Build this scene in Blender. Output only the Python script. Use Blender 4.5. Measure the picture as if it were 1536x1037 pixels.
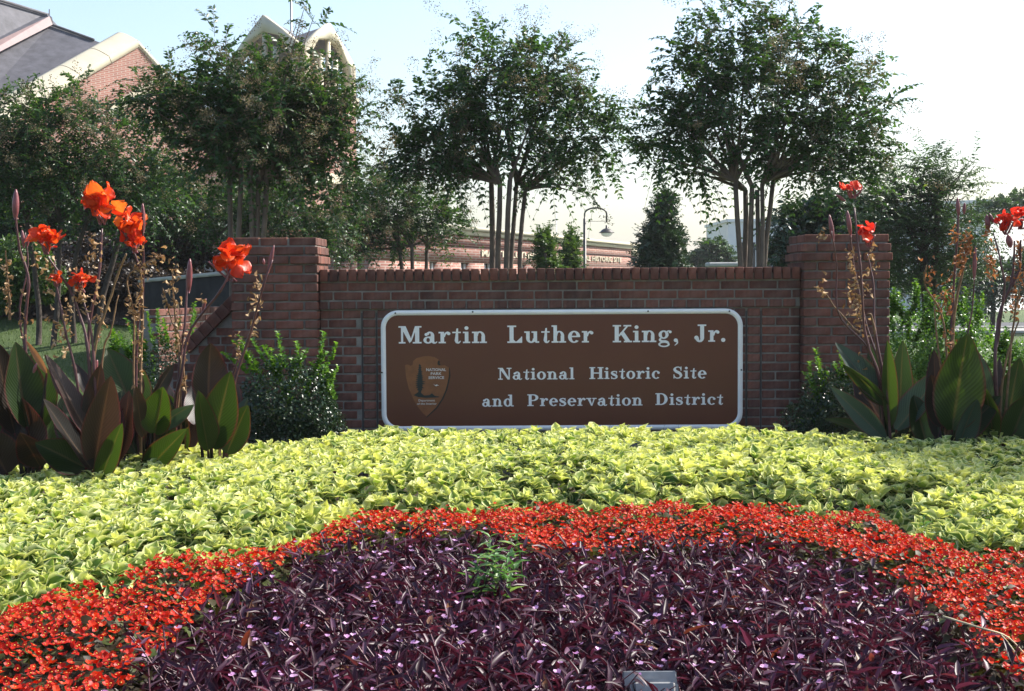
import bpy, bmesh, math, random
import numpy as np
from mathutils import Vector, Matrix

random.seed(7)
rng = np.random.default_rng(11)
for o in list(bpy.data.objects):
    bpy.data.objects.remove(o)
scene = bpy.context.scene
COL = scene.collection

# ------------------------------------------------------------------ camera
CAM = Vector((0.0, -10.5, 1.5)); FPX = 50 / 36 * 1536
PITCH = math.atan((518.5 - 420) / FPX); ROLL = 0.0058
f0 = Vector((0, math.cos(PITCH), -math.sin(PITCH))); r0 = Vector((1, 0, 0)); u0 = r0.cross(f0)
cr = r0 * math.cos(ROLL) - u0 * math.sin(ROLL); cu = u0 * math.cos(ROLL) + r0 * math.sin(ROLL)
cam = bpy.data.cameras.new('camera'); cam.lens = 50; cam.sensor_width = 36; cam.clip_end = 2000; cam.clip_start = 0.1
camo = bpy.data.objects.new('camera', cam); COL.objects.link(camo)
m = Matrix.Identity(4)
for i in range(3):
    m[i][0] = cr[i]; m[i][1] = cu[i]; m[i][2] = -f0[i]; m[i][3] = CAM[i]
camo.matrix_world = m
scene.camera = camo
scene.render.resolution_x = 1024; scene.render.resolution_y = 691

def P(px, py, d):
    """point of the place seen at photo pixel (px,py), d metres ahead of the camera"""
    v = f0 + cr * ((px - 768) / FPX) + cu * ((518.5 - py) / FPX)
    return CAM + v * (d / v.y)
def PZ(px, py, z):
    v = f0 + cr * ((px - 768) / FPX) + cu * ((518.5 - py) / FPX)
    return CAM + v * ((z - CAM.z) / v.z)

# ------------------------------------------------------------------ light
SUN_AZ = math.radians(64); SUN_EL = math.radians(43)
world = bpy.data.worlds.new('World'); scene.world = world; world.use_nodes = True
nt = world.node_tree; nt.nodes.clear()
sky = nt.nodes.new('ShaderNodeTexSky'); sky.sky_type = 'NISHITA'; sky.sun_disc = False
sky.sun_elevation = SUN_EL; sky.sun_rotation = SUN_AZ
sky.air_density = 1.1; sky.dust_density = 2.8; sky.ozone_density = 1.8; sky.altitude = 300
bg = nt.nodes.new('ShaderNodeBackground'); bg.inputs['Strength'].default_value = 0.145
wo = nt.nodes.new('ShaderNodeOutputWorld')
nt.links.new(sky.outputs[0], bg.inputs[0]); nt.links.new(bg.outputs[0], wo.inputs[0])
sd = Vector((math.sin(SUN_AZ) * math.cos(SUN_EL), math.cos(SUN_AZ) * math.cos(SUN_EL), math.sin(SUN_EL)))
sl = bpy.data.lights.new('sun', 'SUN'); sl.energy = 5.0; sl.angle = math.radians(0.53); sl.color = (1, 0.95, 0.87)
so = bpy.data.objects.new('sun', sl); COL.objects.link(so); so.rotation_euler = sd.to_track_quat('Z', 'Y').to_euler()
so.location = (20, 10, 30)
scene.view_settings.view_transform = 'Standard'; scene.view_settings.look = 'None'
scene.view_settings.exposure = 0.86; scene.view_settings.gamma = 1

# ------------------------------------------------------------------ mesh helpers
class Geo:
    def __init__(s):
        s.V = []; s.L = []; s.C = []; s.M = []; s.A = {'u': [], 'v': [], 'rnd': []}; s.n = 0
    def add(s, V, F, mat=0, u=0.0, v=0.0, rnd=0.0):
        V = np.asarray(V, float).reshape(-1, 3); F = np.asarray(F, int)
        s.V.append(V); s.L.append((F + s.n).ravel()); s.C.append(np.full(len(F), F.shape[1])); s.M.append(np.full(len(F), mat))
        for k, a in (('u', u), ('v', v), ('rnd', rnd)):
            s.A[k].append(np.broadcast_to(np.asarray(a, float), (len(V),)))
        s.n += len(V)
    def inst(s, tpl, M, T, rnd, mat=0):
        tv, tf, tu, tw = tpl
        m_, n_ = len(T), len(tv)
        if m_ == 0: return
        V = np.einsum('mij,nj->mni', M, tv) + T[:, None, :]
        F = (tf[None] + (np.arange(m_) * n_)[:, None, None]).reshape(-1, tf.shape[1])
        s.add(V.reshape(-1, 3), F, mat, np.tile(tu, m_), np.tile(tw, m_), np.repeat(rnd, n_))
    def box(s, c, h, mat=0, R=None, rnd=0.0):
        v = np.array([[x, y, z] for x in (-1, 1) for y in (-1, 1) for z in (-1, 1)], float) * np.array(h)
        if R is not None: v = v @ np.array(R).T
        s.add(v + np.array(c), [[0, 1, 3, 2], [4, 6, 7, 5], [0, 4, 5, 1], [2, 3, 7, 6], [0, 2, 6, 4], [1, 5, 7, 3]], mat, rnd=rnd)
    def tube(s, pts, rads, sides=7, mat=0, rnd=0.0, cap=True):
        pts = np.asarray(pts, float); n = len(pts)
        rads = np.broadcast_to(np.asarray(rads, float), (n,))
        tan = np.gradient(pts, axis=0); tan /= np.linalg.norm(tan, axis=1)[:, None] + 1e-9
        ref = np.array([0.31, 0.17, 0.93]) if abs(tan[:, 2]).mean() < .8 else np.array([.93, .31, .1])
        a = np.cross(tan, ref); a /= np.linalg.norm(a, axis=1)[:, None]; b = np.cross(tan, a)
        th = np.linspace(0, 2 * np.pi, sides, endpoint=False)
        V = pts[:, None] + rads[:, None, None] * (a[:, None] * np.cos(th)[None, :, None] + b[:, None] * np.sin(th)[None, :, None])
        F = []
        for i in range(n - 1):
            for j in range(sides):
                k = (j + 1) % sides
                F.append([i * sides + j, i * sides + k, (i + 1) * sides + k, (i + 1) * sides + j])
        s.add(V.reshape(-1, 3), F, mat, u=np.repeat(np.linspace(0, 1, n), sides), rnd=rnd)
        if cap:
            base = s.n - n * sides
            for ring in (range(sides), range((n - 1) * sides, n * sides)):
                s.L.append(np.array(list(ring)) + base); s.C.append(np.array([sides])); s.M.append(np.array([mat]))
    def build(s, name, mats, parent=None, smooth=False, fixn=False):
        me = bpy.data.meshes.new(name)
        V = np.concatenate(s.V); L = np.concatenate(s.L).astype(np.int32); C = np.concatenate(s.C).astype(np.int32); M = np.concatenate(s.M).astype(np.int32)
        me.vertices.add(len(V)); me.vertices.foreach_set('co', V.astype(np.float32).ravel())
        me.loops.add(len(L)); me.loops.foreach_set('vertex_index', L)
        me.polygons.add(len(C)); st = np.concatenate([[0], np.cumsum(C)[:-1]]).astype(np.int32)
        me.polygons.foreach_set('loop_start', st)
        me.polygons.foreach_set('material_index', M)
        if smooth: me.polygons.foreach_set('use_smooth', np.ones(len(C), bool))
        for k in s.A:
            at = me.attributes.new(k, 'FLOAT', 'POINT'); at.data.foreach_set('value', np.concatenate(s.A[k]).astype(np.float32))
        me.update(calc_edges=True); me.validate()
        if fixn:
            bm = bmesh.new(); bm.from_mesh(me); bmesh.ops.recalc_face_normals(bm, faces=bm.faces); bm.to_mesh(me); bm.free()
        for mt in (mats if isinstance(mats, (list, tuple)) else [mats]): me.materials.append(mt)
        o = bpy.data.objects.new(name, me); COL.objects.link(o)
        if parent: put(o, parent)
        return o

def put(o, parent):
    """parent without moving (the parents are only translated and turned about z)"""
    o.parent = parent
    o.matrix_parent_inverse = parent.matrix_world_local_inv if hasattr(parent, 'matrix_world_local_inv') else mw(parent).inverted()
    return o
def mw(o):
    mm = Matrix.LocRotScale(o.location, o.rotation_euler, o.scale)
    return (mw(o.parent) @ o.matrix_parent_inverse @ mm) if o.parent else mm
def thing(name, label, cat, loc=(0, 0, 0), group=None):
    o = bpy.data.objects.new(name, None); COL.objects.link(o); o.location = loc; o.empty_display_size = .1
    return tag(o, label, cat, group)
def tag(o, label, cat, group=None, kind=None):
    o['label'] = label; o['category'] = cat
    if group: o['group'] = group
    if kind: o['kind'] = kind
    return o
def structure(o): o['kind'] = 'structure'; return o
def stuff(o, label=None, cat=None):
    o['kind'] = 'stuff'
    if label: o['label'] = label; o['category'] = cat
    return o
def bm_obj(name, bm, mat, parent=None, smooth=False, keep=False):
    me = bpy.data.meshes.new(name)
    if not keep: bmesh.ops.recalc_face_normals(bm, faces=bm.faces)
    bm.to_mesh(me); bm.free(); me.materials.append(mat)
    if smooth:
        for p in me.polygons: p.use_smooth = True
    o = bpy.data.objects.new(name, me); COL.objects.link(o)
    if parent: put(o, parent)
    return o
def prism(name, pts, vec, mat, parent=None, bevel=0):
    """polygon pts extruded by vec: a solid slab"""
    bm = bmesh.new(); vs = [bm.verts.new(p) for p in pts]; f = bm.faces.new(vs)
    r = bmesh.ops.extrude_face_region(bm, geom=[f]); ev = [g for g in r['geom'] if isinstance(g, bmesh.types.BMVert)]
    bmesh.ops.translate(bm, verts=ev, vec=vec)
    bmesh.ops.triangulate(bm, faces=[q for q in bm.faces if len(q.verts) > 4])
    return bm_obj(name, bm, mat, parent)
def hboxes(name, boxes, mat, parent=None, bevel=0.0):
    bm = bmesh.new()
    for (c, s) in boxes:
        r = bmesh.ops.create_cube(bm, size=1); bmesh.ops.scale(bm, verts=r['verts'], vec=s); bmesh.ops.translate(bm, verts=r['verts'], vec=c)
    if bevel: bmesh.ops.bevel(bm, geom=list(bm.edges), offset=bevel, segments=1, affect='EDGES')
    return bm_obj(name, bm, mat, parent)

def norm(a): return a / (np.linalg.norm(a, axis=-1, keepdims=True) + 1e-9)
def frames(axis, nrm, length, width):
    """leaf frames: columns side*width, axis*length, normal*length"""
    a = norm(axis); n = norm(nrm - (nrm * a).sum(-1, keepdims=True) * a); s = np.cross(a, n)
    length = np.broadcast_to(length, (len(a),)); width = np.broadcast_to(width, (len(a),))
    return np.stack([s * width[:, None], a * length[:, None], n * length[:, None]], axis=2)
def wob(x, y, s=1.0, seed=0):
    r = np.random.default_rng(seed); z = 0
    for k in range(6):
        a = r.uniform(0, 6.28); fq = s * r.uniform(.6, 2.2); z = z + np.sin(fq * (x * np.cos(a) + y * np.sin(a)) + r.uniform(0, 6.28))
    return z / 6

# leaf shapes: (verts, tris, u = 0 midrib .. 1 margin, v = 0 base .. 1 tip)
def leaf_simple(fold=.18, droop=.12, bulge=.42):
    v = np.array([[0, 0, 0], [-.5, bulge, fold * .5], [0, bulge, 0], [.5, bulge, fold * .5], [0, 1, -droop]])
    return v, np.array([[0, 2, 1], [0, 3, 2], [1, 2, 4], [2, 3, 4]]), np.array([0, 1, 0, 1, .6]), np.array([0, .42, .42, .42, 1])
def leaf_grid(stations, prof, cols=(-1, -.62, 0, .62, 1), cup=.2, droop=.15, wave=0.0, tooth=0.0, pw=1.4, recurve=0.0):
    V = []; U = []; W = []
    for i, t in enumerate(stations):
        w = prof[i] * .5
        for c in cols:
            x = c * w * (1 + (tooth * (1 if i % 2 else -1) if abs(c) == 1 else 0))
            V.append([x, t, cup * abs(c) ** pw * w * 2 - droop * t * t - recurve * t ** 4 + wave * math.sin(t * 11 + (3 if c > 0 else 0)) * abs(c)])
            U.append(abs(c)); W.append(t)
    n = len(cols); F = []
    for i in range(len(stations) - 1):
        for j in range(n - 1):
            a, b, c_, d_ = i * n + j, i * n + j + 1, (i + 1) * n + j + 1, (i + 1) * n + j
            F += [[a, b, c_], [a, c_, d_]]
    return np.array(V), np.array(F), np.array(U, float), np.array(W, float)

# ------------------------------------------------------------------ material helpers
def mat(name):
    mt = bpy.data.materials.new(name); mt.use_nodes = True; t = mt.node_tree; t.nodes.clear()
    o = t.nodes.new('ShaderNodeOutputMaterial'); p = t.nodes.new('ShaderNodeBsdfPrincipled'); t.links.new(p.outputs[0], o.inputs[0])
    return mt, t, p, o
def N(t, ty, **kw):
    n = t.nodes.new(ty)
    for k, v in kw.items():
        if k in n.inputs: n.inputs[k].default_value = v
        else: setattr(n, k, v)
    return n
def ramp(t, src, stops, interp='LINEAR'):
    r = t.nodes.new('ShaderNodeValToRGB'); e = r.color_ramp; e.interpolation = interp
    while len(e.elements) > 1: e.elements.remove(e.elements[-1])
    e.elements[0].position = stops[0][0]; e.elements[0].color = (*stops[0][1], 1)
    for p_, c in stops[1:]:
        x = e.elements.new(p_); x.color = (*c, 1)
    t.links.new(src, r.inputs[0]); return r
def mixc(t, fac, a, b, mode='MIX'):
    x = t.nodes.new('ShaderNodeMix'); x.data_type = 'RGBA'; x.blend_type = mode
    for s_, i in ((fac, 0), (a, 6), (b, 7)):
        if hasattr(s_, 'links'): t.links.new(s_, x.inputs[i])
        else: x.inputs[i].default_value = (*s_, 1) if isinstance(s_, tuple) else s_
    return x.outputs[2]
def attr(t, name): a = t.nodes.new('ShaderNodeAttribute'); a.attribute_name = name; return a.outputs['Fac']
def noise(t, scale, detail=4, rough=.6, coord='Object', dist=0.0, stretch=None):
    tc = t.nodes.new('ShaderNodeTexCoord'); n = t.nodes.new('ShaderNodeTexNoise')
    n.inputs['Scale'].default_value = scale; n.inputs['Detail'].default_value = detail; n.inputs['Roughness'].default_value = rough; n.inputs['Distortion'].default_value = dist
    src = tc.outputs[coord]
    if stretch:
        mp = t.nodes.new('ShaderNodeMapping'); mp.inputs['Scale'].default_value = stretch; t.links.new(src, mp.inputs[0]); src = mp.outputs[0]
    t.links.new(src, n.inputs['Vector']); return n.outputs['Fac']
def bump(t, p, h, strength=.3, dist=.01):
    b = t.nodes.new('ShaderNodeBump'); b.inputs['Strength'].default_value = strength; b.inputs['Distance'].default_value = dist
    t.links.new(h, b.inputs['Height']); t.links.new(b.outputs[0], p.inputs['Normal'])
def plain(name, col, rough=.6, var=.15, scale=6, metallic=0, bstr=0.15, bdist=.004, spec=.5, coord='Object'):
    mt, t, p, o = mat(name); n = noise(t, scale, coord=coord)
    lo = tuple(c * (1 - var) for c in col); hi = tuple(min(1, c * (1 + var)) for c in col)
    r = ramp(t, n, [(.3, lo), (.7, hi)]); t.links.new(r.outputs[0], p.inputs['Base Color'])
    p.inputs['Roughness'].default_value = rough; p.inputs['Metallic'].default_value = metallic; p.inputs['Specular IOR Level'].default_value = spec
    if bstr: bump(t, p, noise(t, scale * 9, coord=coord), bstr, bdist)
    return mt
def leafmat(name, stops, edge=None, edge_at=(.55, .85), trans=.35, tcol=(1.25, 1.2, .6), rough=.38, spec=.5, base_dark=None, veins=None, sheen=0):
    """thin leaf: rnd picks the hue, u the margin, part of the light passes through"""
    mt, t, p, o = mat(name)
    c = ramp(t, attr(t, 'rnd'), stops).outputs[0]
    if edge:
        e = ramp(t, attr(t, 'u'), [(edge_at[0], (0, 0, 0)), (edge_at[1], (1, 1, 1))])
        c = mixc(t, e.outputs[0], c, edge)
    if base_dark:
        e = ramp(t, attr(t, 'v'), [(0, (1, 1, 1)), (.45, (0, 0, 0))]); c = mixc(t, e.outputs[0], c, base_dark)
    if veins:
        k, ang, amt = veins
        mu = N(t, 'ShaderNodeMath', operation='MULTIPLY'); t.links.new(attr(t, 'u'), mu.inputs[0]); mu.inputs[1].default_value = -ang
        ad = N(t, 'ShaderNodeMath', operation='ADD'); t.links.new(attr(t, 'v'), ad.inputs[0]); t.links.new(mu.outputs[0], ad.inputs[1])
        ml = N(t, 'ShaderNodeMath', operation='MULTIPLY'); t.links.new(ad.outputs[0], ml.inputs[0]); ml.inputs[1].default_value = k
        sn = N(t, 'ShaderNodeMath', operation='SINE'); t.links.new(ml.outputs[0], sn.inputs[0])
        r = ramp(t, sn.outputs[0], [(0, (1 - amt,) * 3), (.6, (1, 1, 1)), (1, (1 + amt * .6,) * 3)])
        c = mixc(t, 1.0, c, r.outputs[0], 'MULTIPLY')
        mid = ramp(t, attr(t, 'u'), [(.02, (1, 1, 1)), (.09, (0, 0, 0))]); c = mixc(t, mid.outputs[0], c, mixc(t, .3, c, (.2, .12, .07)))
        bump(t, p, sn.outputs[0], .28, .003)
    t.links.new(c, p.inputs['Base Color']); p.inputs['Roughness'].default_value = rough; p.inputs['Specular IOR Level'].default_value = spec
    if trans:
        tr = t.nodes.new('ShaderNodeBsdfTranslucent'); t.links.new(mixc(t, 1.0, c, tcol, 'MULTIPLY'), tr.inputs[0])
        mx = t.nodes.new('ShaderNodeMixShader'); mx.inputs[0].default_value = trans
        t.links.new(p.outputs[0], mx.inputs[1]); t.links.new(tr.outputs[0], mx.inputs[2]); t.links.new(mx.outputs[0], o.inputs[0])
    return mt

# brick: each brick its own shade by object
def brickmat(name, a, b, c_):
    mt, t, p, o = mat(name); oi = t.nodes.new('ShaderNodeObjectInfo')
    c = ramp(t, oi.outputs['Random'], [(0, a), (.5, b), (1, c_)]).outputs[0]
    n1 = noise(t, 22, 5, .7, dist=.4); r1 = ramp(t, n1, [(.3, (.62, .62, .62)), (.7, (1.25, 1.2, 1.15))])
    c = mixc(t, 1.0, c, r1.outputs[0], 'MULTIPLY')
    n2 = noise(t, 5, 3); r2 = ramp(t, n2, [(.52, (0, 0, 0)), (.8, (.35, .35, .35))]); c = mixc(t, r2.outputs[0], c, (.25, .2, .18))
    geo = t.nodes.new('ShaderNodeNewGeometry'); n3 = t.nodes.new('ShaderNodeTexNoise'); n3.inputs['Scale'].default_value = 2.2; n3.inputs['Detail'].default_value = 6; n3.inputs['Roughness'].default_value = .7
    mp3 = t.nodes.new('ShaderNodeMapping'); mp3.inputs['Scale'].default_value = (1.6, 1.6, .5); t.links.new(geo.outputs['Position'], mp3.inputs[0]); t.links.new(mp3.outputs[0], n3.inputs['Vector'])
    r3 = ramp(t, n3.outputs['Fac'], [(.35, (.55, .55, .57)), (.5, (1, 1, 1)), (.68, (1.3, 1.24, 1.2))]); c = mixc(t, 1.0, c, r3.outputs[0], 'MULTIPLY')
    t.links.new(c, p.inputs['Base Color']); p.inputs['Roughness'].default_value = .85; bump(t, p, noise(t, 130, 4), .5, .003)
    return mt
BRICK = brickmat('red_brick', (.098, .034, .023), (.135, .046, .030), (.172, .060, .039))
MORTAR = plain('mortar', (.20, .185, .165), .95, .3, 14, bdist=.006, bstr=.5)
DARKJOINT = plain('dark_sealant', (.06, .057, .055), .9, .2)

# ------------------------------------------------------------------ ground
def gz(x, y):
    """height of the ground: flat, with a grassy bank rising on the left behind the wall"""
    x = np.asarray(x, float); y = np.asarray(y, float)
    sx = np.clip((-0.6 - x) / 2.0, 0, 1); sx = sx * sx * (3 - 2 * sx)
    sy = np.clip((y - 1.5) / 9.0, 0, 1); sy = sy * sy * (3 - 2 * sy)
    return sx * sy * 1.6 + .015 * wob(x, y, 1.5, 5) * np.clip((np.abs(y) - 1) / 3, 0, 1)
def grid_sheet(name, xs, ys, zf, mt):
    X, Y = np.meshgrid(xs, ys); Z = zf(X, Y); g = Geo(); nx = len(xs)
    F = [[j * nx + i, j * nx + i + 1, (j + 1) * nx + i + 1, (j + 1) * nx + i] for j in range(len(ys) - 1) for i in range(nx - 1)]
    g.add(np.stack([X, Y, Z], -1).reshape(-1, 3), F)
    return structure(g.build(name, mt, smooth=True))
mt, t, p, o = mat('lawn')
c = ramp(t, noise(t, .9, 5, coord='Object'), [(.3, (.045, .085, .02)), (.7, (.085, .13, .03))]).outputs[0]
c = mixc(t, .5, c, ramp(t, noise(t, 40, 4), [(.3, (.03, .06, .012)), (.7, (.12, .17, .05))]).outputs[0])
t.links.new(c, p.inputs['Base Color']); p.inputs['Roughness'].default_value = .9; bump(t, p, noise(t, 120, 3), .8, .03)
LAWN = mt
mt, t, p, o = mat('soil')
c = ramp(t, noise(t, 18, 6, .75), [(.3, (.03, .019, .012)), (.7, (.09, .06, .04))]).outputs[0]
t.links.new(c, p.inputs['Base Color']); p.inputs['Roughness'].default_value = .95; bump(t, p, noise(t, 45, 5), .9, .03); SOIL = mt
mt, t, p, o = mat('mulch')
c = ramp(t, noise(t, 30, 6, .8, stretch=(1, 2.5, 1)), [(.3, (.012, .008, .006)), (.6, (.032, .019, .013)), (.8, (.09, .055, .038))]).outputs[0]
t.links.new(c, p.inputs['Base Color']); p.inputs['Roughness'].default_value = .95; bump(t, p, noise(t, 60, 5), .9, .03); MULCH = mt
xs = np.concatenate([np.linspace(-400, -22, 12), np.linspace(-20, 20, 81), np.linspace(22, 400, 12)])
ys = np.concatenate([np.linspace(-60, -13, 6), np.linspace(-12, 28, 81), np.linspace(32, 900, 14)])
grid_sheet('ground', xs, ys, lambda X, Y: gz(X, Y) - .02, LAWN)
# planting bed soil, mounded slightly towards the sign
def bedz(X, Y): return .012 + .08 * np.clip((Y + 4) / 3, 0, 1) * np.clip((0.2 - Y) / .4, 0, 1) * np.clip((5.2 - np.abs(X - .3)), 0, 1)
grid_sheet('bed_soil', np.linspace(-6.4, 6.8, 66), np.linspace(-9.6, .25, 50), bedz, SOIL)
def mz(X, Y): return gz(X, Y) + .03 + .05 * wob(X, Y, 2.2, 9) * 0.5
def mulch_line(x): return 6.6 + .5 * np.sin(x * .7) - np.clip(x + 4.5, 0, 3) * 1.3
g = Geo(); xm = np.linspace(-16, -.9, 70); F = []; V = []
for j, tt in enumerate(np.linspace(0, 1, 24)):
    y0 = mulch_line(xm); yy = y0 + (16.5 - y0) * tt; V.append(np.stack([xm, yy, mz(xm, yy) + (-.03 if j == 0 else 0)], -1))
for j in range(23):
    for i in range(69): F.append([j * 70 + i, j * 70 + i + 1, (j + 1) * 70 + i + 1, (j + 1) * 70 + i])
g.add(np.concatenate(V), F); structure(g.build('mulch_bed', MULCH, smooth=True))
# asphalt road, kerb and pavement far right
ASPH = plain('asphalt', (.055, .055, .06), .8, .25, 3); CONC = plain('concrete', (.42, .41, .38), .85, .15, 4)
hb = hboxes('road', [((30, 33, -.006), (60, 7, .012))], ASPH); structure(hb)
hb = hboxes('kerb', [((30, 29.4, .05), (60, .16, .14))], CONC, bevel=.02); structure(hb)
hb = hboxes('pavement', [((30, 28.4, .03), (60, 1.8, .06))], CONC); structure(hb)

# ------------------------------------------------------------------ brick wall, pillars
def brick_mesh(l, d, h, mt=BRICK):
    bm = bmesh.new(); r = bmesh.ops.create_cube(bm, size=1); bmesh.ops.scale(bm, verts=bm.verts, vec=(l, d, h))
    bmesh.ops.bevel(bm, geom=list(bm.edges), offset=.004, segments=1, affect='EDGES')
    me = bpy.data.meshes.new('brick'); bm.to_mesh(me); bm.free(); me.materials.append(mt); return me
BM = {}
def brick(parent, c, l, d, h, mt=BRICK, rz=0, ry=0, jit=.0012):
    key = (round(l, 3), round(d, 3), round(h, 3), mt.name)
    if key not in BM: BM[key] = brick_mesh(l, d, h, mt)
    o = bpy.data.objects.new('brick', BM[key]); COL.objects.link(o)
    o.location = (c[0] + random.uniform(-jit, jit), c[1] + random.uniform(-jit, jit), c[2] + random.uniform(-jit, jit))
    o.rotation_euler = (random.uniform(-.004, .004), ry + random.uniform(-.004, .004), rz + random.uniform(-.004, .004))
    put(o, parent); return o
def row(parent, x0, x1, yc, zc, mod, joint, d, h, start=0.0, rz=None):
    """run of bricks along x from x0 to x1; start = fraction of a brick cut off the first"""
    x = x0 - start * mod
    while x < x1 - .02:
        a = max(x, x0); b = min(x + mod - joint, x1)
        if b - a > .03: brick(parent, ((a + b) / 2, yc, zc), b - a, d, h)
        x += mod
def coly(parent, y0, y1, xc, zc, mod, joint, d, h, start=0.0):
    y = y0 - start * mod
    while y < y1 - .02:
        a = max(y, y0); b = min(y + mod - joint, y1)
        if b - a > .03: brick(parent, (xc, (a + b) / 2, zc), d, b - a, h)
        y += mod
CH = .0677; BH = .0557; WT = 1.584; PT = 1.824
PW = .63; PY0 = -.10; PD = .62
PL = -1.419 - PW; PR = 2.133
def pillar(x0, label):
    r = thing('brick_pillar', label, 'pillar', (x0 + PW / 2, PY0 + PD / 2, 0))
    hboxes('mortar_core', [((x0 + PW / 2, PY0 + PD / 2, (PT - .012) / 2), (PW - .03, PD - .03, PT - .012))], MORTAR, r)
    n = int(PT / CH)
    for k in range(n):
        z = PT - CH * (k + .5); off = {0: -.008, 1: .006, 2: .016}.get(k, 0.0)   # corbelled cap courses
        a, b = x0 - off, x0 + PW + off; ya, yb = PY0 - off, PY0 + PD + off
        md = (b - a + .015) / 3; odd = k % 2
        row(r, a, b, ya + .048, z, md, .015, .096, BH, .5 if odd else 0)
        ms = (yb - ya - .11 + .012) / 2.5
        for xx in (a + .048, b - .048): coly(r, ya + .096 + .012, yb - .0, xx, z, ms, .012, .096, BH, .5 if odd else 0)
    return r
pillar(PL, 'brick pillar at the left end of the sign wall, one side sunlit')
pillar(PR, 'brick pillar at the right end of the sign wall, behind dried canna stalks')
WL, WR = -1.416, 2.130
SX0, SX1, SZ0, SZ1 = -.967, 1.703, .386, 1.279          # sign board
wall = thing('brick_wall', 'low red brick wall with rowlock coping carrying the brown sign', 'wall', ((WL + WR) / 2, .15, 0))
hboxes('mortar_core', [(((WL + WR) / 2, .16, .645), (WR - WL - .004, .27, 1.29)), (((WL + WR) / 2, .15, 1.418), (WR - WL - .006, .286, .25))], MORTAR, wall)
n = int((WR - WL) / .0683)
for i in range(n):
    x = WL + (WR - WL) * (i + .5) / n
    brick(wall, (x, .14, WT - .0445), (WR - WL) / n - .011, .325, .089)
for k in range(2):
    row(wall, WL, WR, .048, WT - .092 - CH * (k + .5) - .004, .2115, .011, .096, BH, .5 * k)
zc = WT - .092 - CH * 2.5 - .004
row(wall, WL, WR, .046, zc, .1015, .011, .096, BH, .3)
z = zc - CH; k = 0
lx = [(WL, -1.118, .064), (-1.101, -1.010, .056), (1.744, 1.835, .056), (1.852, WR, .064)]
while z > .02:
    row(wall, lx[0][0], lx[0][1], lx[0][2], z, .2115, .011, .09, BH, .5 * (k % 2) + .2)
    row(wall, lx[3][0], lx[3][1], lx[3][2], z, .2115, .011, .09, BH, .5 * (k % 2))
    for q in (1, 2): brick(wall, ((lx[q][0] + lx[q][1]) / 2, lx[q][2], z), .091, .09, BH)
    if k == 0: row(wall, -.993, 1.727, .062, z, .2115, .011, .09, BH, .5)
    else:
        brick(wall, (-.993 + (.05 if k % 2 else .098), .062, z), .1 if k % 2 else .196, .09, BH); brick(wall, (1.727 - (.05 if k % 2 else .098), .062, z), .1 if k % 2 else .196, .09, BH)
    z -= CH; k += 1
for i, xx in enumerate((-1.1095, -1.0015, 1.7355, 1.8435)):
    hboxes('joint_strip', [((xx, .0285, zc / 2 - .02), (.012, .008, zc - CH * .5 - .04))], DARKJOINT, wall)

# wing wall with sloping coping going down behind the left cannas
w = thing('wing_wall', 'short brick wing wall with steep sloping coping left of the pillar', 'wall', (PL - .2, .25, 0))
a = P(368, 440, 10.9); b = P(281, 528, 10.9); L = Vector((a.x - b.x, 0, a.z - b.z)); ang = math.atan2(L.z, L.x)
pts = [(PL + .02, .35, .0), (b.x - .25, .35, .0), (b.x - .25, .35, b.z - .30), (b.x, .35, b.z - .02), (PL + .02, .35, a.z - .02)]
prism('mortar_core', [Vector(q) for q in pts], Vector((0, .2, 0)), MORTAR, w)
for k in range(17):
    z = CH * (k + .5)
    xl = b.x - .23 if z < b.z - .32 else (b.x + (z + BH / 2 + .03 - b.z) / math.tan(ang) + .02 if z > b.z - .05 else b.x - .1)
    if xl < PL - .05: row(w, xl, PL - .004, .39, z, .2115, .011, .09, BH, .5 * (k % 2))
for k in range(7):
    q = b.lerp(a, (k + .5) / 7); brick(w, (q.x, .44, q.z + .02), L.length / 7 - .003, .25, .09, ry=-ang, jit=.0005)

# ------------------------------------------------------------------ sign board
mt, t, p, o = mat('sign_brown')
c = ramp(t, noise(t, 3, 4), [(.3, (.115, .031, .014)), (.7, (.13, .038, .017))]).outputs[0]
c = mixc(t, ramp(t, noise(t, 500, 2), [(.4, (0, 0, 0)), (.7, (.16, .16, .16))]).outputs[0], c, (.14, .05, .03))
t.links.new(c, p.inputs['Base Color']); p.inputs['Roughness'].default_value = .34; p.inputs['Specular IOR Level'].default_value = .45
bump(t, p, noise(t, 220, 3), .08, .001); SIGNB = mt
WHITE = plain('sign_white', (.88, .87, .84), .5, .04, 8, bstr=.05); STEEL = plain('dark_bolt', (.05, .05, .05), .4, .2, metallic=.8)
LOGO = plain('logo_brown', (.23, .08, .024), .45, .15, 20, bstr=.05); LOGOT = plain('logo_tree', (.012, .018, .016), .5, .2, 20, bstr=0); LOGOS = plain('logo_shadow', (.012, .007, .005), .5, .1, bstr=0)
sign = thing('park_sign', 'brown metal sign with white border and lettering on the brick wall', 'sign', ((SX0 + SX1) / 2, .01, SZ0))
SY = -.012      # front face of the board
def rrect(x0, x1, z0, z1, r, n=10):
    pts = []
    for cx, cz, a0 in ((x1 - r, z1 - r, 0), (x0 + r, z1 - r, 90), (x0 + r, z0 + r, 180), (x1 - r, z0 + r, 270)):
        for i in range(n + 1):
            a = math.radians(a0 + 90 * i / n); pts.append((cx + r * math.cos(a), cz + r * math.sin(a)))
    return pts
out = rrect(SX0, SX1, SZ0, SZ1, .125); inn = rrect(SX0 + .036, SX1 - .036, SZ0 + .036, SZ1 - .036, .092)
prism('board', [Vector((x, SY, z)) for x, z in rrect(SX0 + .004, SX1 - .004, SZ0 + .004, SZ1 - .004, .121)], Vector((0, .034, 0)), SIGNB, sign)
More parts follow.
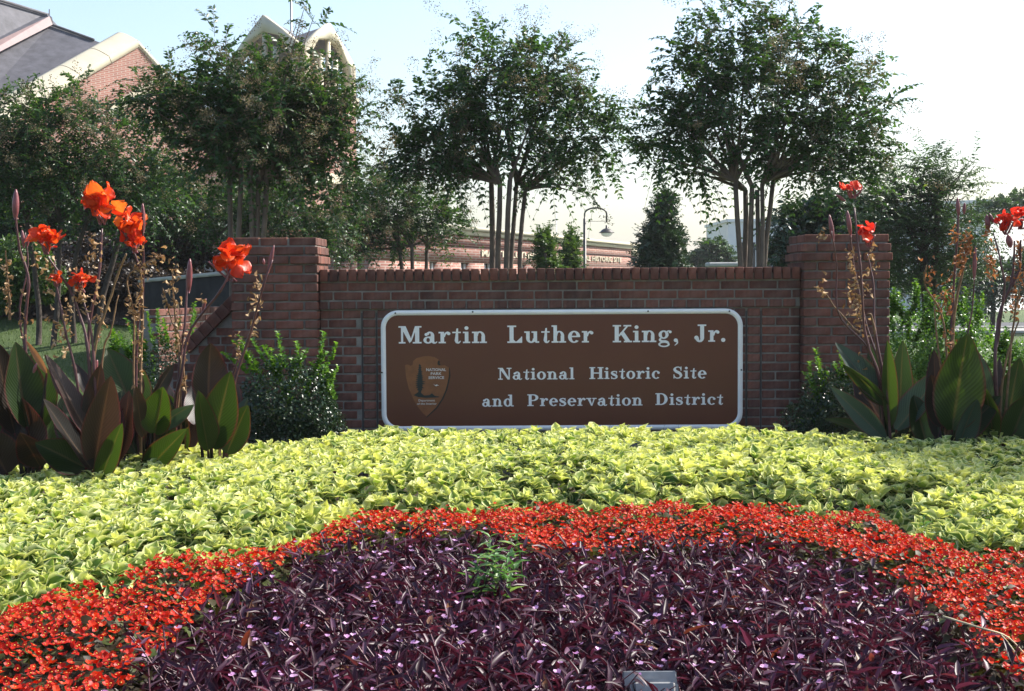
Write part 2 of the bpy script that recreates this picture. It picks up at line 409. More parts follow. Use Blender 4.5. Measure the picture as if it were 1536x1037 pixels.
g = Geo(); nn = len(out); V = [(x, SY - .004, z) for x, z in out] + [(x, SY - .004, z) for x, z in inn] + [(x, SY + .030, z) for x, z in out] + [(x, SY + .002, z) for x, z in inn]
F = []
for i in range(nn):
    j = (i + 1) % nn; F += [[i, j, nn + j, nn + i], [i, 2 * nn + i, 2 * nn + j, j], [nn + i, nn + j, 3 * nn + j, 3 * nn + i]]
g.add(V, F); g.build('border', WHITE, sign, fixn=True)
for (px, py) in ((593, 470), (709, 468), (972, 467), (1094, 467), (573, 559), (1112, 555), (593, 647), (1095, 642)):
    q = P(px, py, 10.49); bm = bmesh.new()
    bmesh.ops.create_cone(bm, cap_ends=True, segments=10, radius1=.007, radius2=.005, depth=.006, matrix=Matrix.Translation((q.x, SY - .006, q.z)) @ Matrix.Rotation(math.pi / 2, 4, 'X'))
    bm_obj('bolt', bm, STEEL, sign)

def ring(cx, cy, rx, ry, ix, iy, a0=0, a1=360, n=26):
    A = np.radians(np.linspace(a0, a1, n)); o_ = np.stack([cx + rx * np.cos(A), cy + ry * np.sin(A)], -1); i_ = np.stack([cx + ix * np.cos(A), cy + iy * np.sin(A)], -1)
    return ('q', np.concatenate([o_, i_]), [[k, k + 1, n + k + 1, n + k] for k in range(n - 1)])
def rect(x0, y0, x1, y1): return ('q', np.array([[x0, y0], [x1, y0], [x1, y1], [x0, y1]], float), [[0, 1, 2, 3]])
def quad(*pts): return ('q', np.array(pts, float), [[0, 1, 2, 3]])
def disc(cx, cy, r, n=14):
    A = np.linspace(0, 2 * np.pi, n, endpoint=False); pts = np.concatenate([[[cx, cy]], np.stack([cx + r * np.cos(A), cy + r * np.sin(A)], -1)])
    return ('t', pts, [[0, 1 + k, 1 + (k + 1) % n] for k in range(n)])
def stroke(pts, w, n=16):
    pts = np.array(pts, float); k = len(pts); tt = np.linspace(0, k - 1, n)
    # Catmull-Rom
    def at(i): return pts[np.clip(i, 0, k - 1)]
    i = np.minimum(tt.astype(int), k - 2); u = (tt - i)[:, None]
    a, b, c_, d_ = at(i - 1), at(i), at(i + 1), at(i + 2)
    C = .5 * (2 * b + (c_ - a) * u + (2 * a - 5 * b + 4 * c_ - d_) * u ** 2 + (3 * b - a - 3 * c_ + d_) * u ** 3)
    T = np.gradient(C, axis=0); T /= np.linalg.norm(T, axis=1)[:, None] + 1e-9; Nn = np.stack([-T[:, 1], T[:, 0]], -1)
    W = np.interp(tt, np.linspace(0, k - 1, len(np.atleast_1d(w))), np.atleast_1d(w))[:, None] / 2
    return ('q', np.concatenate([C + Nn * W, C - Nn * W]), [[q, q + 1, n + q + 1, n + q] for q in range(n - 1)])
h = .085
def brk(x, y, dx, dy): return ('t', np.array([[x, y], [x + dx, y], [x, y + dy]], float), [[0, 1, 2]])
def arch(x): return [ring(x + .31, .38, .27, .30, .10, .22, 0, 175), rect(x + .39, .06, x + .58, .40), rect(x + .31, 0, x + .68, h)]
def istem(x0, x1, top=.66): return [rect(x0, .05, x1, top), rect(x0 - .1, 0, x1 + .09, h), rect(x0 - .1, top - h, x0 + .02, top)]
GL = {
 'M': (1.2, [rect(.13, .05, .24, .95), rect(.86, .05, 1.08, .95), quad((.09, 1), (.37, 1), (.69, .18), (.57, .02)), quad((.57, .02), (.68, .14), (.98, 1), (.86, 1)), rect(.01, 0, .36, h), rect(.74, 0, 1.2, h), rect(0, 1 - h, .3, 1), rect(.9, 1 - h, 1.2, 1)]),
 'a': (.74, [rect(.40, .12, .59, .46), ring(.36, .44, .23, .24, .05, .15, 0, 165), disc(.17, .51, .088), ring(.27, .19, .25, .205, .09, .125), rect(.3, .33, .45, .40), stroke([(.5, .14), (.56, .04), (.66, .03), (.73, .1)], [.19, .12, .07, .06])]),
 'r': (.62, istem(.1, .29) + [stroke([(.29, .36), (.34, .53), (.45, .62), (.52, .61)], [.08, .1, .1, .1]), disc(.53, .555, .092)]),
 't': (.5, [quad((.14, .12), (.33, .12), (.33, .86), (.24, .84)), rect(.02, .58, .47, .66), stroke([(.235, .2), (.26, .07), (.36, .03), (.45, .13)], [.19, .15, .09, .05])]),
 'i': (.4, istem(.1, .29) + [disc(.19, .87, .108)]),
 'n': (.8, istem(.1, .29) + arch(.1)),
 'h': (.8, istem(.1, .29, 1.0) + arch(.1)),
 'l': (.4, istem(.1, .29, 1.0)),
 'L': (.84, [rect(.12, .05, .34, .95), rect(0, 1 - h, .48, 1), rect(0, 0, .8, h), quad((.7, .05), (.8, .0), (.8, .36), (.74, .36)), brk(.34, h, .1, .1), ('t', np.array([[.5, h], [.72, h], [.74, .32]]), [[0, 1, 2]])]),
 'u': (.82, [rect(.1, .22, .29, .66), rect(0, .66 - h, .12, .66), ring(.37, .27, .27, .28, .09, .19, 180, 355), rect(.5, .05, .69, .66), rect(.39, .66 - h, .55, .66), rect(.6, 0, .8, h)]),
 'e': (.68, [ring(.34, .33, .33, .35, .13, .27, 0, 318), rect(.12, .31, .64, .39)]),
 'K': (1.02, [rect(.11, .05, .33, .95), rect(0, 1 - h, .45, 1), rect(0, 0, .45, h), stroke([(.33, .36), (.8, .95)], .09), stroke([(.48, .6), (.84, .04)], .22), rect(.58, 1 - h, 1.0, 1), rect(.6, 0, 1.04, h)]),
 'g': (.74, [ring(.3, .43, .27, .245, .1, .165), stroke([(.46, .58), (.55, .64), (.63, .64)], .07), disc(.655, .585, .08), stroke([(.16, .22), (.09, .13), (.2, .05), (.42, .03), (.57, -.06)], [.08, .11, .13, .14, .12]), ring(.32, -.13, .31, .165, .2, .085)]),
 ',': (.3, [disc(.14, .1, .11), stroke([(.2, .1), (.22, -.06), (.08, -.2)], [.1, .08, .03])]),
 'J': (.72, [rect(.34, .22, .56, .95), rect(.2, 1 - h, .68, 1), ring(.31, .25, .25, .27, .04, .17, 182, 358), disc(.13, .24, .12)]),
 '.': (.3, [disc(.14, .1, .12)]),
 'N': (1.02, [rect(.13, .05, .23, .95), quad((.08, 1), (.36, 1), (.9, .02), (.74, .0)), rect(.8, .02, .9, .95), rect(.01, 0, .36, h), rect(0, 1 - h, .3, 1), rect(.66, 1 - h, 1.03, 1)]),
 'o': (.7, [ring(.34, .33, .34, .35, .14, .27)]),
 'H': (1.08, [rect(.11, .05, .33, .95), rect(.75, .05, .97, .95), rect(0, 0, .45, h), rect(0, 1 - h, .45, 1), rect(.63, 0, 1.08, h), rect(.63, 1 - h, 1.08, 1), rect(.3, .46, .78, .55)]),
 's': (.56, [stroke([(.47, .5), (.38, .62), (.18, .61), (.1, .5), (.2, .39), (.38, .3), (.46, .17), (.36, .04), (.16, .04), (.06, .16)], [.06, .08, .09, .17, .2, .2, .17, .09, .08, .06], 40), rect(.43, .44, .49, .66), rect(.04, 0, .1, .22)]),
 'c': (.64, [ring(.34, .33, .33, .35, .13, .27, 42, 318), disc(.52, .50, .1)]),
 'S': (.76, [stroke([(.63, .74), (.5, .94), (.26, .93), (.14, .76), (.27, .59), (.5, .46), (.62, .26), (.5, .06), (.24, .06), (.09, .26)], [.06, .08, .09, .2, .23, .23, .2, .09, .08, .06], 40), rect(.59, .66, .66, .99), rect(.06, .01, .13, .34)]),
 'd': (.82, [ring(.33, .33, .32, .35, .12, .26), rect(.48, .05, .67, 1), rect(.36, 1 - h, .52, 1), rect(.6, 0, .8, h)]),
 'P': (.88, [rect(.11, .05, .33, .95), rect(0, 0, .48, h), rect(0, 1 - h, .46, 1), ring(.44, .715, .4, .285, .18, .2, -90, 90), rect(.3, .43, .46, .515)]),
 'v': (.74, [quad((.04, .66), (.26, .66), (.45, 0), (.34, 0)), quad((.36, 0), (.44, .02), (.64, .64), (.55, .64)), rect(-.03, .66 - h, .36, .66), rect(.44, .66 - h, .76, .66)]),
 'D': (.98, [rect(.11, .05, .33, .95), rect(0, 0, .48, h), rect(0, 1 - h, .48, 1), ring(.42, .5, .5, .5, .27, .415, -90, 90)]),
}
LET = {}
def letter(ch, x, z, sx, sz):
    key = ch
    if key not in LET:
        g = Geo()
        for k, (ty, pts, fc) in enumerate(GL[ch][1]):
            d0 = -.0028 - .0004 * k; n = len(pts)
            V = [(q[0], d0, q[1]) for q in pts] + [(q[0], .0005, q[1]) for q in pts]
            F = [list(f) for f in fc]; g.add(V, F)
            # rim
            ed = {}
            for f in fc:
                for i in range(len(f)):
                    e = (f[i], f[(i + 1) % len(f)])
                    if (e[1], e[0]) in ed: ed.pop((e[1], e[0]))
                    else: ed[e] = 1
            g.add(V, [[a_, b_, b_ + n, a_ + n] for a_, b_ in ed])
        ob = g.build('letter', WHITE); LET[key] = ob.data; bpy.data.objects.remove(ob)
    o = bpy.data.objects.new('letter', LET[key]); COL.objects.link(o); o.location = (x, SY - .0005, z); o.scale = (sx, 1, sz); put(o, sign)
def word(s_, px0, px1, base, cap):
    zb = P(px0, base, 10.49).z; zt = P(px0, cap, 10.49).z; H = zt - zb
    x0 = P(px0, base, 10.49).x; x1 = P(px1, base, 10.49).x; gap = .075
    tot = sum(GL[c][0] for c in s_) + gap * (len(s_) - 1); sx = (x1 - x0) / tot; x = x0
    for c in s_:
        letter(c, x, zb, sx, H); x += (GL[c][0] + gap) * sx
for a_ in (('Martin', 598, 731, 515.5, 489.5), ('Luther', 761, 890, 514.6, 488.6), ('King,', 919, 1018, 513.7, 487.8), ('Jr.', 1041, 1089, 513, 487),
           ('National', 747, 862, 569.7, 552), ('Historic', 884, 990, 568.7, 551), ('Site', 1009, 1060, 568, 550),
           ('and', 723, 771, 610, 592.4), ('Preservation', 791, 964, 609.3, 591.7), ('District', 983, 1085, 607.6, 590)):
    word(*a_)
# arrowhead emblem (flat print raised a millimetre)
LO = thing('x', 'x', 'x'); bpy.data.objects.remove(LO)
def LP(x, y, dy): q = P(590 + x / 8.645, 520 + y / 8.645, 10.49); return Vector((q.x, SY + dy, q.z))
arrow = [(150, 240), (185, 232), (222, 250), (250, 238), (255, 190), (300, 152), (380, 128), (460, 122), (540, 140), (590, 170), (582, 200), (572, 225), (590, 245), (625, 248), (665, 242), (732, 280), (730, 380), (715, 460), (690, 560), (640, 670), (560, 790), (440, 915), (380, 860), (300, 760), (250, 660), (200, 540), (165, 400)]
em = prism('arrowhead_emblem', [LP(x, y, -.0012) for x, y in arrow], Vector((0, .0016, 0)), LOGO, sign)
edge = [(732, 275), (742, 380), (722, 470), (700, 560), (652, 675), (570, 800), (432, 925), (430, 910), (555, 790), (632, 672), (680, 560), (705, 460), (720, 380), (722, 280)]
prism('emblem_edge', [LP(x, y, -.0022) for x, y in edge], Vector((0, .0012, 0)), LOGOS, em)
notch = [(585, 180), (605, 190), (600, 215), (615, 240), (590, 247), (572, 228), (575, 200)]
prism('emblem_notch', [LP(x, y, -.0021) for x, y in notch], Vector((0, .0012, 0)), LOGOS, em)
random.seed(3); L_, R_ = [], []
for i in range(13):
    y = 235 + i * 26; wd = (18 + i * 5.2) if i < 9 else 62 - (i - 9) * 6
    L_ += [(345 - wd * random.uniform(.75, 1.2), y + 14), (345 - wd * .45, y + 24)]; R_ += [(345 + wd * random.uniform(.75, 1.3), y + 14), (345 + wd * .45, y + 24)]
tree = [(335, 225)] + L_ + [(325, 590), (265, 630), (320, 655), (420, 665), (580, 660), (600, 650), (540, 640), (500, 605), (470, 630), (400, 635), (360, 600)] + R_[::-1]
prism('emblem_tree', [LP(x, y, -.0024) for x, y in tree], Vector((0, .001, 0)), LOGOT, em)
bird = [(515, 490), (545, 500), (565, 492), (595, 508), (570, 505), (555, 516), (540, 504)]
prism('emblem_bird', [LP(x, y, -.0024) for x, y in bird], Vector((0, .001, 0)), plain('emblem_print', (.75, .72, .66), .6, .05, bstr=0), em)
EPR = bpy.data.materials['emblem_print']
def text_mesh(name, body, mt, width, parent, origin, xdir, zdir, height, bold=0.0, ext=.0006, split=False):
    cu_ = bpy.data.curves.new(name, 'FONT'); cu_.body = body; cu_.size = 1; cu_.extrude = 0.0; cu_.offset = bold; cu_.resolution_u = 2
    ob = bpy.data.objects.new(name, cu_); COL.objects.link(ob); dg = bpy.context.evaluated_depsgraph_get()
    me = bpy.data.meshes.new_from_object(ob.evaluated_get(dg)); bpy.data.objects.remove(ob)
    n = len(me.vertices); co = np.empty(n * 3); me.vertices.foreach_get('co', co); co = co.reshape(-1, 3)
    mn, mx = co.min(0), co.max(0); x = (co[:, 0] - mn[0]) / (mx[0] - mn[0]) * width; z_ = (co[:, 1]) / .7 * height
    xd = np.array(xdir); zd = np.array(zdir); nd = np.cross(xd, zd)
    W_ = np.array(origin) + x[:, None] * xd + z_[:, None] * zd
    bm = bmesh.new(); bm.from_mesh(me); bm.verts.ensure_lookup_table()
    for i, v in enumerate(bm.verts): v.co = W_[i]
    if not split: return bm_obj(name, bm, mt, parent, keep=True)
    left = set(bm.verts)                       # one object per glyph
    while left:
        st = [left.pop()]; isl = set(st)
        while st:
            for ed in st.pop().link_edges:
                for w_ in ed.verts:
                    if w_ in left: left.discard(w_); isl.add(w_); st.append(w_)
        ix = {v: i for i, v in enumerate(isl)}; vs = [tuple(v.co) for v in isl]; fs = {f for v in isl for f in v.link_faces}; k = len(vs); off = Vector(nd) * -ext
        fl_ = [[ix[v] for v in f.verts] for f in fs]; be = [(ix[l.vert], ix[l.link_loop_next.vert]) for f in fs for l in f.loops if len(l.edge.link_faces) == 1]
        me2 = bpy.data.meshes.new('letter'); me2.from_pydata(vs + [tuple(Vector(v) + off) for v in vs], [], fl_ + [[b_, a_, a_ + k, b_ + k] for a_, b_ in be]); me2.materials.append(mt)
        o_ = bpy.data.objects.new('letter', me2); COL.objects.link(o_); put(o_, parent)
    bm.free()
def emb_text(body, x0, x1, base, cap, bold):
    a_ = LP(x0, base, -.0034); b_ = LP(x1, base, -.0034); c_ = LP(x0, cap, -.0034)
    stuff(text_mesh('emblem_lettering', body, EPR, b_.x - a_.x, em, a_, (1, 0, 0), (0, 0, 1), c_.z - a_.z, bold, .0006))
for q in (('NATIONAL', 428, 684, 318, 282, .012), ('PARK', 486, 626, 368, 334, .012), ('SERVICE', 456, 660, 420, 386, .012), ('Department', 328, 538, 712, 684, .004), ('of the Interior', 308, 562, 754, 728, .004)): emb_text(*q)

# ------------------------------------------------------------------ far buildings
FBRICK, t, p, o = mat('far_brick')
tc = t.nodes.new('ShaderNodeTexCoord'); br = t.nodes.new('ShaderNodeTexBrick')
br.inputs['Color1'].default_value = (.30, .125, .09, 1); br.inputs['Color2'].default_value = (.24, .095, .07, 1); br.inputs['Mortar'].default_value = (.34, .26, .22, 1)
br.inputs['Scale'].default_value = 1; br.inputs['Mortar Size'].default_value = .012; br.inputs['Brick Width'].default_value = .22; br.inputs['Row Height'].default_value = .075
mp = t.nodes.new('ShaderNodeMapping'); mp.inputs['Rotation'].default_value = (math.pi / 2, 0, 0); t.links.new(tc.outputs['Object'], mp.inputs[0]); t.links.new(mp.outputs[0], br.inputs['Vector'])
cc = mixc(t, 1.0, br.outputs[0], ramp(t, noise(t, .8, 4), [(.3, (.85, .85, .85)), (.7, (1.1, 1.1, 1.1))]).outputs[0], 'MULTIPLY')
t.links.new(cc, p.inputs['Base Color']); p.inputs['Roughness'].default_value = .9
CREAM = plain('cream_stone', (.52, .47, .35), .8, .08, 1.5); SLATE = plain('slate', (.085, .083, .095), .75, .3, 2.5); PINKM = plain('copper_band', (.24, .16, .16), .6, .15, 2)
GLASS, t, p, o = mat('window_glass'); p.inputs['Base Color'].default_value = (.03, .035, .04, 1); p.inputs['Roughness'].default_value = .08
PAINTW = plain('white_paint', (.78, .78, .77), .7, .05, 1)
# visitor centre
vc = thing('visitor_building', 'low red brick building with cream cornice and lettered facade behind the wall', 'building', (P(600, 420, 40).x, P(600, 420, 40).y, 0))
A_ = P(560, 420, 36.5); B_ = P(955, 420, 65); A_.z = B_.z = 0; e = (B_ - A_).normalized(); nrm = Vector((e.y, -e.x, 0)); LEN = (B_ - A_).length
def vp(s_, z, out_=0): return A_ + e * s_ + nrm * out_ + Vector((0, 0, z))
def s_of(px): # where the facade meets the view line through px
    v = f0 + cr * ((px - 768) / FPX); dx, dy = v.x, v.y; ax, ay = A_.x - CAM.x, A_.y - CAM.y
    return (ax * dy - ay * dx) / (e.y * dx - e.x * dy)
wins = [(645, 657), (692, 705), (727, 741), (778, 790), (838, 846), (870, 877)]
cuts = [(s_of(a_), s_of(b_)) for a_, b_ in wins]; zb, zt = .85, 2.02
seg = []; last = 0
for (a_, b_) in cuts:
    seg.append((last, a_, 0, zt)); seg.append((a_, b_, 0, zb)); last = b_
seg.append((last, LEN, 0, zt)); seg.append((0, LEN, zt, 2.52)); 
def vbox(s0, s1, z0, z1, o0, o1): # box on the facade
    q = [vp(s0, z0, o0), vp(s1, z0, o0), vp(s1, z0, o1), vp(s0, z0, o1)]; return q + [x + Vector((0, 0, z1 - z0)) for x in q]
def vgeo(name, boxes, mt, parent):
    g = Geo()
    for q in boxes: g.add([tuple(x) for x in q], [[0, 3, 2, 1], [4, 5, 6, 7], [0, 1, 5, 4], [1, 2, 6, 5], [2, 3, 7, 6], [3, 0, 4, 7]])
    return g.build(name, mt, parent, fixn=True)
vgeo('wall', [vbox(a_ + .002, b_ - .002, z0, z1 - .002, 0, -.4) for a_, b_, z0, z1 in seg], FBRICK, vc)
vgeo('parapet', [vbox(0, LEN - 1.2, 2.55, 2.84, .02, -.4)], FBRICK, vc)
vgeo('string_course', [vbox(0, LEN, 2.522, 2.548, .05, -.4)], plain('dark_brick_line', (.1, .05, .04), .9), vc)
vgeo('cornice', [vbox(-1, LEN + 1, 2.86, 2.99, .12, -6), vbox(-1, LEN + 1.1, 3.0, 3.11, .22, -6)], CREAM, vc)
vgeo('end_pier', [vbox(LEN - 1.15, LEN - .1, 2.552, 2.85, .1, -.4)], CREAM, vc)
vgeo('body', [vbox(0, LEN, 0, 2.85, -.45, -6)], FBRICK, vc)
for (a_, b_) in cuts:
    wn = vgeo('window', [vbox(a_ + .02, a_ + .09, zb + .05, zt - .02, -.12, -.2), vbox(b_ - .09, b_ - .02, zb + .05, zt - .02, -.12, -.2), vbox((a_ + b_) / 2 - .03, (a_ + b_) / 2 + .03, zb + .06, zt - .03, -.13, -.2)], PAINTW, vc)
    vgeo('pane', [vbox(a_ + .005, b_ - .005, zb + .01, zt - .005, -.21, -.24)], GLASS, wn)
sa, sb = s_of(722), s_of(931)
text_mesh('facade_lettering', 'MARTIN LUTHER KING, JR. NATIONAL HISTORIC SITE', CREAM, sb - sa, vc, vp(sa, 2.24, .05), tuple(e), (0, 0, 1), .2, .012, .03, True)
# church
ch = thing('church', 'brick church with dark slate roofs and cream gable coping, far left', 'building', (-28, 45, 0))
gp = [P(-90, 232, 49), P(204, 62, 58), P(370, 245, 63)]
base = [Vector((gp[2].x, gp[2].y, 0)), Vector((gp[0].x, gp[0].y, 0))]
gn = Vector((.75, .66, 0)); 
ge = (gp[2] - gp[0]); ge.z = 0; ge.normalize(); gnn = Vector((ge.y, -ge.x, 0))
prism('gable_wall', gp + base, -gnn * .7, FBRICK, ch)
def coping(name, a_, b_, parent, hgt=.36, out_=.12, back=.8, mt=CREAM, n=7, fas=.22):
    """moulded coping along the raking edge: rounded back, flat front fascia"""
    g = Geo(); d = (b_ - a_).normalized(); up = gnn.cross(d); up = up if up.z > 0 else -up
    prof = [(out_, -fas), (out_, .06), (out_ - .05, .08)] + [(out_ - .07 - (back) * (i / n), .10 + hgt * math.sin(math.pi * .5 * i / n)) for i in range(n + 1)] + [(-back, -.4)]
    k = len(prof); V = [tuple(a_ + gnn * x + up * z) for x, z in prof] + [tuple(b_ + gnn * x + up * z) for x, z in prof]
    F = [[i, (i + 1) % k, k + (i + 1) % k, k + i] for i in range(k)]; g.add(V, F); return g.build(name, mt, parent, fixn=True)
for i in range(6):
    q0 = gp[0].lerp(gp[1], i / 6); q1 = gp[0].lerp(gp[1], (i + 1) / 6 - .003); coping('coping', q0, q1, ch)
coping('coping', gp[1] + (gp[2] - gp[1]) * .004, gp[2], ch, .2, .06, .7, CREAM, 7, .08)
def slab(name, pts, mt, parent, th=.35):
    nrm_ = (pts[1] - pts[0]).cross(pts[2] - pts[0]).normalized(); 
    return prism(name, pts, nrm_ * th * (-1 if nrm_.z > 0 else 1), mt, parent)
slab('roof', [P(-110, 240, 50.5), P(150, 64, 60), P(78, 36, 61), P(-110, 135, 54)], SLATE, ch)
slab('clerestory', [P(-110, 134, 53.5), P(79, 37, 60.6), P(74, 24.5, 60.6), P(-110, 112, 53.5)], PINKM, ch)
slab('roof', [P(-110, 112, 54), P(78, 26, 61.6), P(70, 20, 62.5), P(-110, -32, 58)], SLATE, ch)
slab('roof', [P(74, 25, 62), P(86, 38, 63), P(79, 37, 61.8), P(70, 21, 61.8)], SLATE, ch)
g = Geo(); g.tube([P(-110, -34, 57.8), P(72, 22.5, 62.3)], .07, 6); g.tube([P(72, 35, 60.8), P(141, 60, 60)], .06, 6); g.tube([P(74, 24, 62.3), P(74, 14, 62.3)], .025, 5); g.build('ridge_cap', SLATE, ch)
lp = [P(130, 172, 57), P(200, 132, 59)]
for i in range(2): coping('lower_coping', lp[0].lerp(lp[1], i / 2), lp[0].lerp(lp[1], (i + 1) / 2 - .01), ch, .3, .3 + .9, -.6)
# church bell tower: open gabled belfry on a brick shaft
tw = thing('bell_tower', 'cream gabled bell tower on brick shaft rising behind the crape myrtle', 'tower', P(458, 420, 64))
cA = P(345, 420, 68); cB = P(458, 420, 63); cC = P(537, 420, 69); cD = cA + cC - cB
def Z(px_, py_, d_): return P(px_, py_, d_).z
zv = Z(458, 70, 63); zp = Z(402, 22, 65.5); zr = Z(487, 34, 66); zband = Z(458, 128, 63)
for q in (cA, cB, cC, cD): q.z = 0
SHADEB = FBRICK
prism('brick_shaft', [cA, cB, cC, cD], Vector((0, 0, zband - .35)), FBRICK, tw)
ctr = (cA + cC) / 2
def grow(q, f_): return ctr + (q - ctr) * f_
prism('stone_band', [grow(q, 1.05) + Vector((0, 0, zband - .34)) for q in (cA, cB, cC, cD)], Vector((0, 0, .5)), CREAM, tw)
lowb = Z(535, 270, 68)
prism('stone_band', [grow(q, 1.04) + Vector((0, 0, lowb - .3)) for q in (cA, cB, cC, cD)], Vector((0, 0, .45)), CREAM, tw)
for (a_, b_, zpk) in ((cA, cB, zp), (cB, cC, zr), (cC, cD, zr), (cD, cA, zp)):
    d = (b_ - a_); ln = d.length; d.normalize(); inn_ = (ctr - (a_ + b_) / 2).normalized()
    def q_(s_, z_, i_=0): return a_ + d * s_ + inn_ * i_ + Vector((0, 0, z_))
    zc0 = zband + .17
    # arched gable frame: outer gable, inner pointed arch
    outer = [(0, zc0), (0, zv + .0), (ln * .25, zv + (zpk - zv) * .53), (ln / 2, zpk), (ln * .75, zv + (zpk - zv) * .53), (ln, zv), (ln, zc0)]
    inner = [(ln * .13, zc0), (ln * .13, zv - .25), (ln * .3, zv + (zpk - zv) * .42), (ln / 2, zpk - .75), (ln * .7, zv + (zpk - zv) * .42), (ln * .87, zv - .25), (ln * .87, zc0)]
    g = Geo(); k = len(outer); V = [tuple(q_(s_, z_)) for s_, z_ in outer] + [tuple(q_(s_, z_)) for s_, z_ in inner] + [tuple(q_(s_, z_, .45)) for s_, z_ in outer] + [tuple(q_(s_, z_, .45)) for s_, z_ in inner]
    F = []
    for i in range(k - 1): F += [[i, i + 1, k + i + 1, k + i], [2 * k + i, 3 * k + i, 3 * k + i + 1, 2 * k + i + 1], [i, 2 * k + i, 2 * k + i + 1, i + 1], [k + i, k + i + 1, 3 * k + i + 1, 3 * k + i]]
    g.add(V, F); g.build('gable_frame', CREAM, tw, fixn=True)
    for s_ in (.36, .5, .64):
        g = Geo(); zt_ = zpk - .7 - abs(s_ - .5) * 6; g.tube([q_(ln * s_, zc0, .2), q_(ln * s_, zt_, .2)], .13, 4); g.build('mullion', CREAM, tw)
    # roof pitch behind the gable
    prism('roof', [q_(0, zv, .1), q_(ln / 2, zpk - .1, .1), q_(ln / 2, zpk - .25, (ctr - (a_ + b_) / 2).length)], Vector((0, 0, -.12)), SLATE, tw)
    prism('roof', [q_(ln, zv, .1), q_(ln / 2, zpk - .1, .1), q_(ln / 2, zpk - .25, (ctr - (a_ + b_) / 2).length)], Vector((0, 0, -.12)), SLATE, tw)
    prism('belfry_brick', [q_(ln * .2, zc0, .6), q_(ln * .33, zc0, .6), q_(ln * .33, zv - .2, .6), q_(ln * .2, zv - .2, .6)], inn_ * .3, FBRICK, tw)
g = Geo(); g.tube([ctr + Vector((0, 0, zp - 1)), ctr + Vector((0, 0, zp + 2.6))], .05, 6); g.build('finial_rod', plain('rod_metal', (.25, .25, .25), .5, .1, metallic=.7), tw)
# white building right of centre
def block(name, label, c3, depth, top, mt, win=()):
    r = thing(name, label, 'building', (c3[0].x, c3[0].y, 0)); a_, b_ = c3[0].copy(), c3[1].copy(); a_.z = b_.z = 0
    d = (b_ - a_).normalized(); bk = Vector((-d.y, d.x, 0)); bk = bk if bk.y > 0 else -bk
    prism('wall', [a_, b_, b_ + bk * depth, a_ + bk * depth], Vector((0, 0, top)), mt, r)
    prism('roof_edge', [a_ - d * .1 - bk * .1 + Vector((0, 0, top + .003)), b_ + d * .1 - bk * .1 + Vector((0, 0, top + .003)), b_ + bk * (depth + .1) + d * .1 + Vector((0, 0, top + .003)), a_ + bk * (depth + .1) - d * .1 + Vector((0, 0, top + .003))], Vector((0, 0, .15)), mt, r)
    for (s0, s1, z0, z1) in win:
        f_ = a_ + d * s0 - bk * .06
        fr = prism('window', [f_ + Vector((0, 0, z0)), f_ + d * (s1 - s0) + Vector((0, 0, z0)), f_ + d * (s1 - s0) + Vector((0, 0, z1)), f_ + Vector((0, 0, z1))], bk * .055, PAINTW, r)
        m_ = .08
        for q in range(2):
            w_ = (s1 - s0) / 2; g_ = f_ + d * (q * w_ + m_) - bk * .012
            prism('pane', [g_ + Vector((0, 0, z0 + m_)), g_ + d * (w_ - 2 * m_) + Vector((0, 0, z0 + m_)), g_ + d * (w_ - 2 * m_) + Vector((0, 0, z1 - m_)), g_ + Vector((0, 0, z1 - m_))], bk * .01, GLASS, fr)
    return r
block('white_house', 'white flat-roofed building seen between the right crape myrtle stems', [P(1092, 420, 72), P(1260, 420, 72)], 8, 4.35, PAINTW, [(.5, 2.4, .9, 3.4), (3.0, 4.6, .9, 3.4)])
block('pale_building', 'pale tall building at the far right edge behind canna blooms', [P(1481, 420, 60), P(1680, 420, 88)], 7, 4.6, PAINTW, [(6, 8, 1, 3), (12, 14, 1, 3)])

# ------------------------------------------------------------------ trees
BARK = plain('crape_bark', (.13, .092, .07), .7, .35, 5, bstr=.4, bdist=.01)
DBARK = plain('dark_bark', (.06, .045, .035), .9, .3, 8, bstr=.6, bdist=.02)
CRAPE = leafmat('crape_leaf', [(0, (.02, .055, .018)), (.5, (.038, .092, .024)), (.85, (.065, .135, .03)), (1, (.12, .16, .04))], trans=.5, rough=.36, spec=.4)
SEED = leafmat('seed_head', [(0, (.12, .10, .055)), (.6, (.20, .165, .09)), (1, (.25, .19, .12))], trans=.3, rough=.8, tcol=(1.1, 1, .8))
EVERG = leafmat('dark_evergreen_leaf', [(0, (.016, .042, .017)), (.7, (.032, .07, .024)), (1, (.07, .11, .035))], trans=.22, rough=.35)
OAK = leafmat('oak_leaf', [(0, (.026, .066, .024)), (.6, (.05, .105, .035)), (1, (.10, .155, .055))], trans=.38, rough=.45)
LIGHTG = leafmat('light_green_leaf', [(0, (.04, .085, .022)), (.6, (.065, .125, .03)), (1, (.12, .19, .05))], trans=.42, rough=.4)
LEAF = leaf_simple()
def spread(blobs, n, r, shell=(.25, .86)):
    B = np.array(blobs); w = (B[:, 3] * B[:, 5]) * B[:, 6]; idx = r.choice(len(B), n, p=w / w.sum())
    d = norm(r.normal(size=(n, 3))); rad = (shell[0] + (shell[1] - shell[0]) * r.random(n) ** .7)[:, None]
    return B[idx, :3] + d * B[idx, 3:6] * rad, d, B[idx]
def px_blobs(lst, d):
    out_ = []
    for b in lst:
        px, py, rx, rz = b[:4]; dens = b[4] if len(b) > 4 else 1; dd = d + (b[5] if len(b) > 5 else 0)
        c = P(px, py, dd); k = dd / FPX; out_.append((c.x, c.y, c.z, rx * k, max(rx, rz) * k * .95, rz * k, dens))
    return out_
TREE_K = 1.28
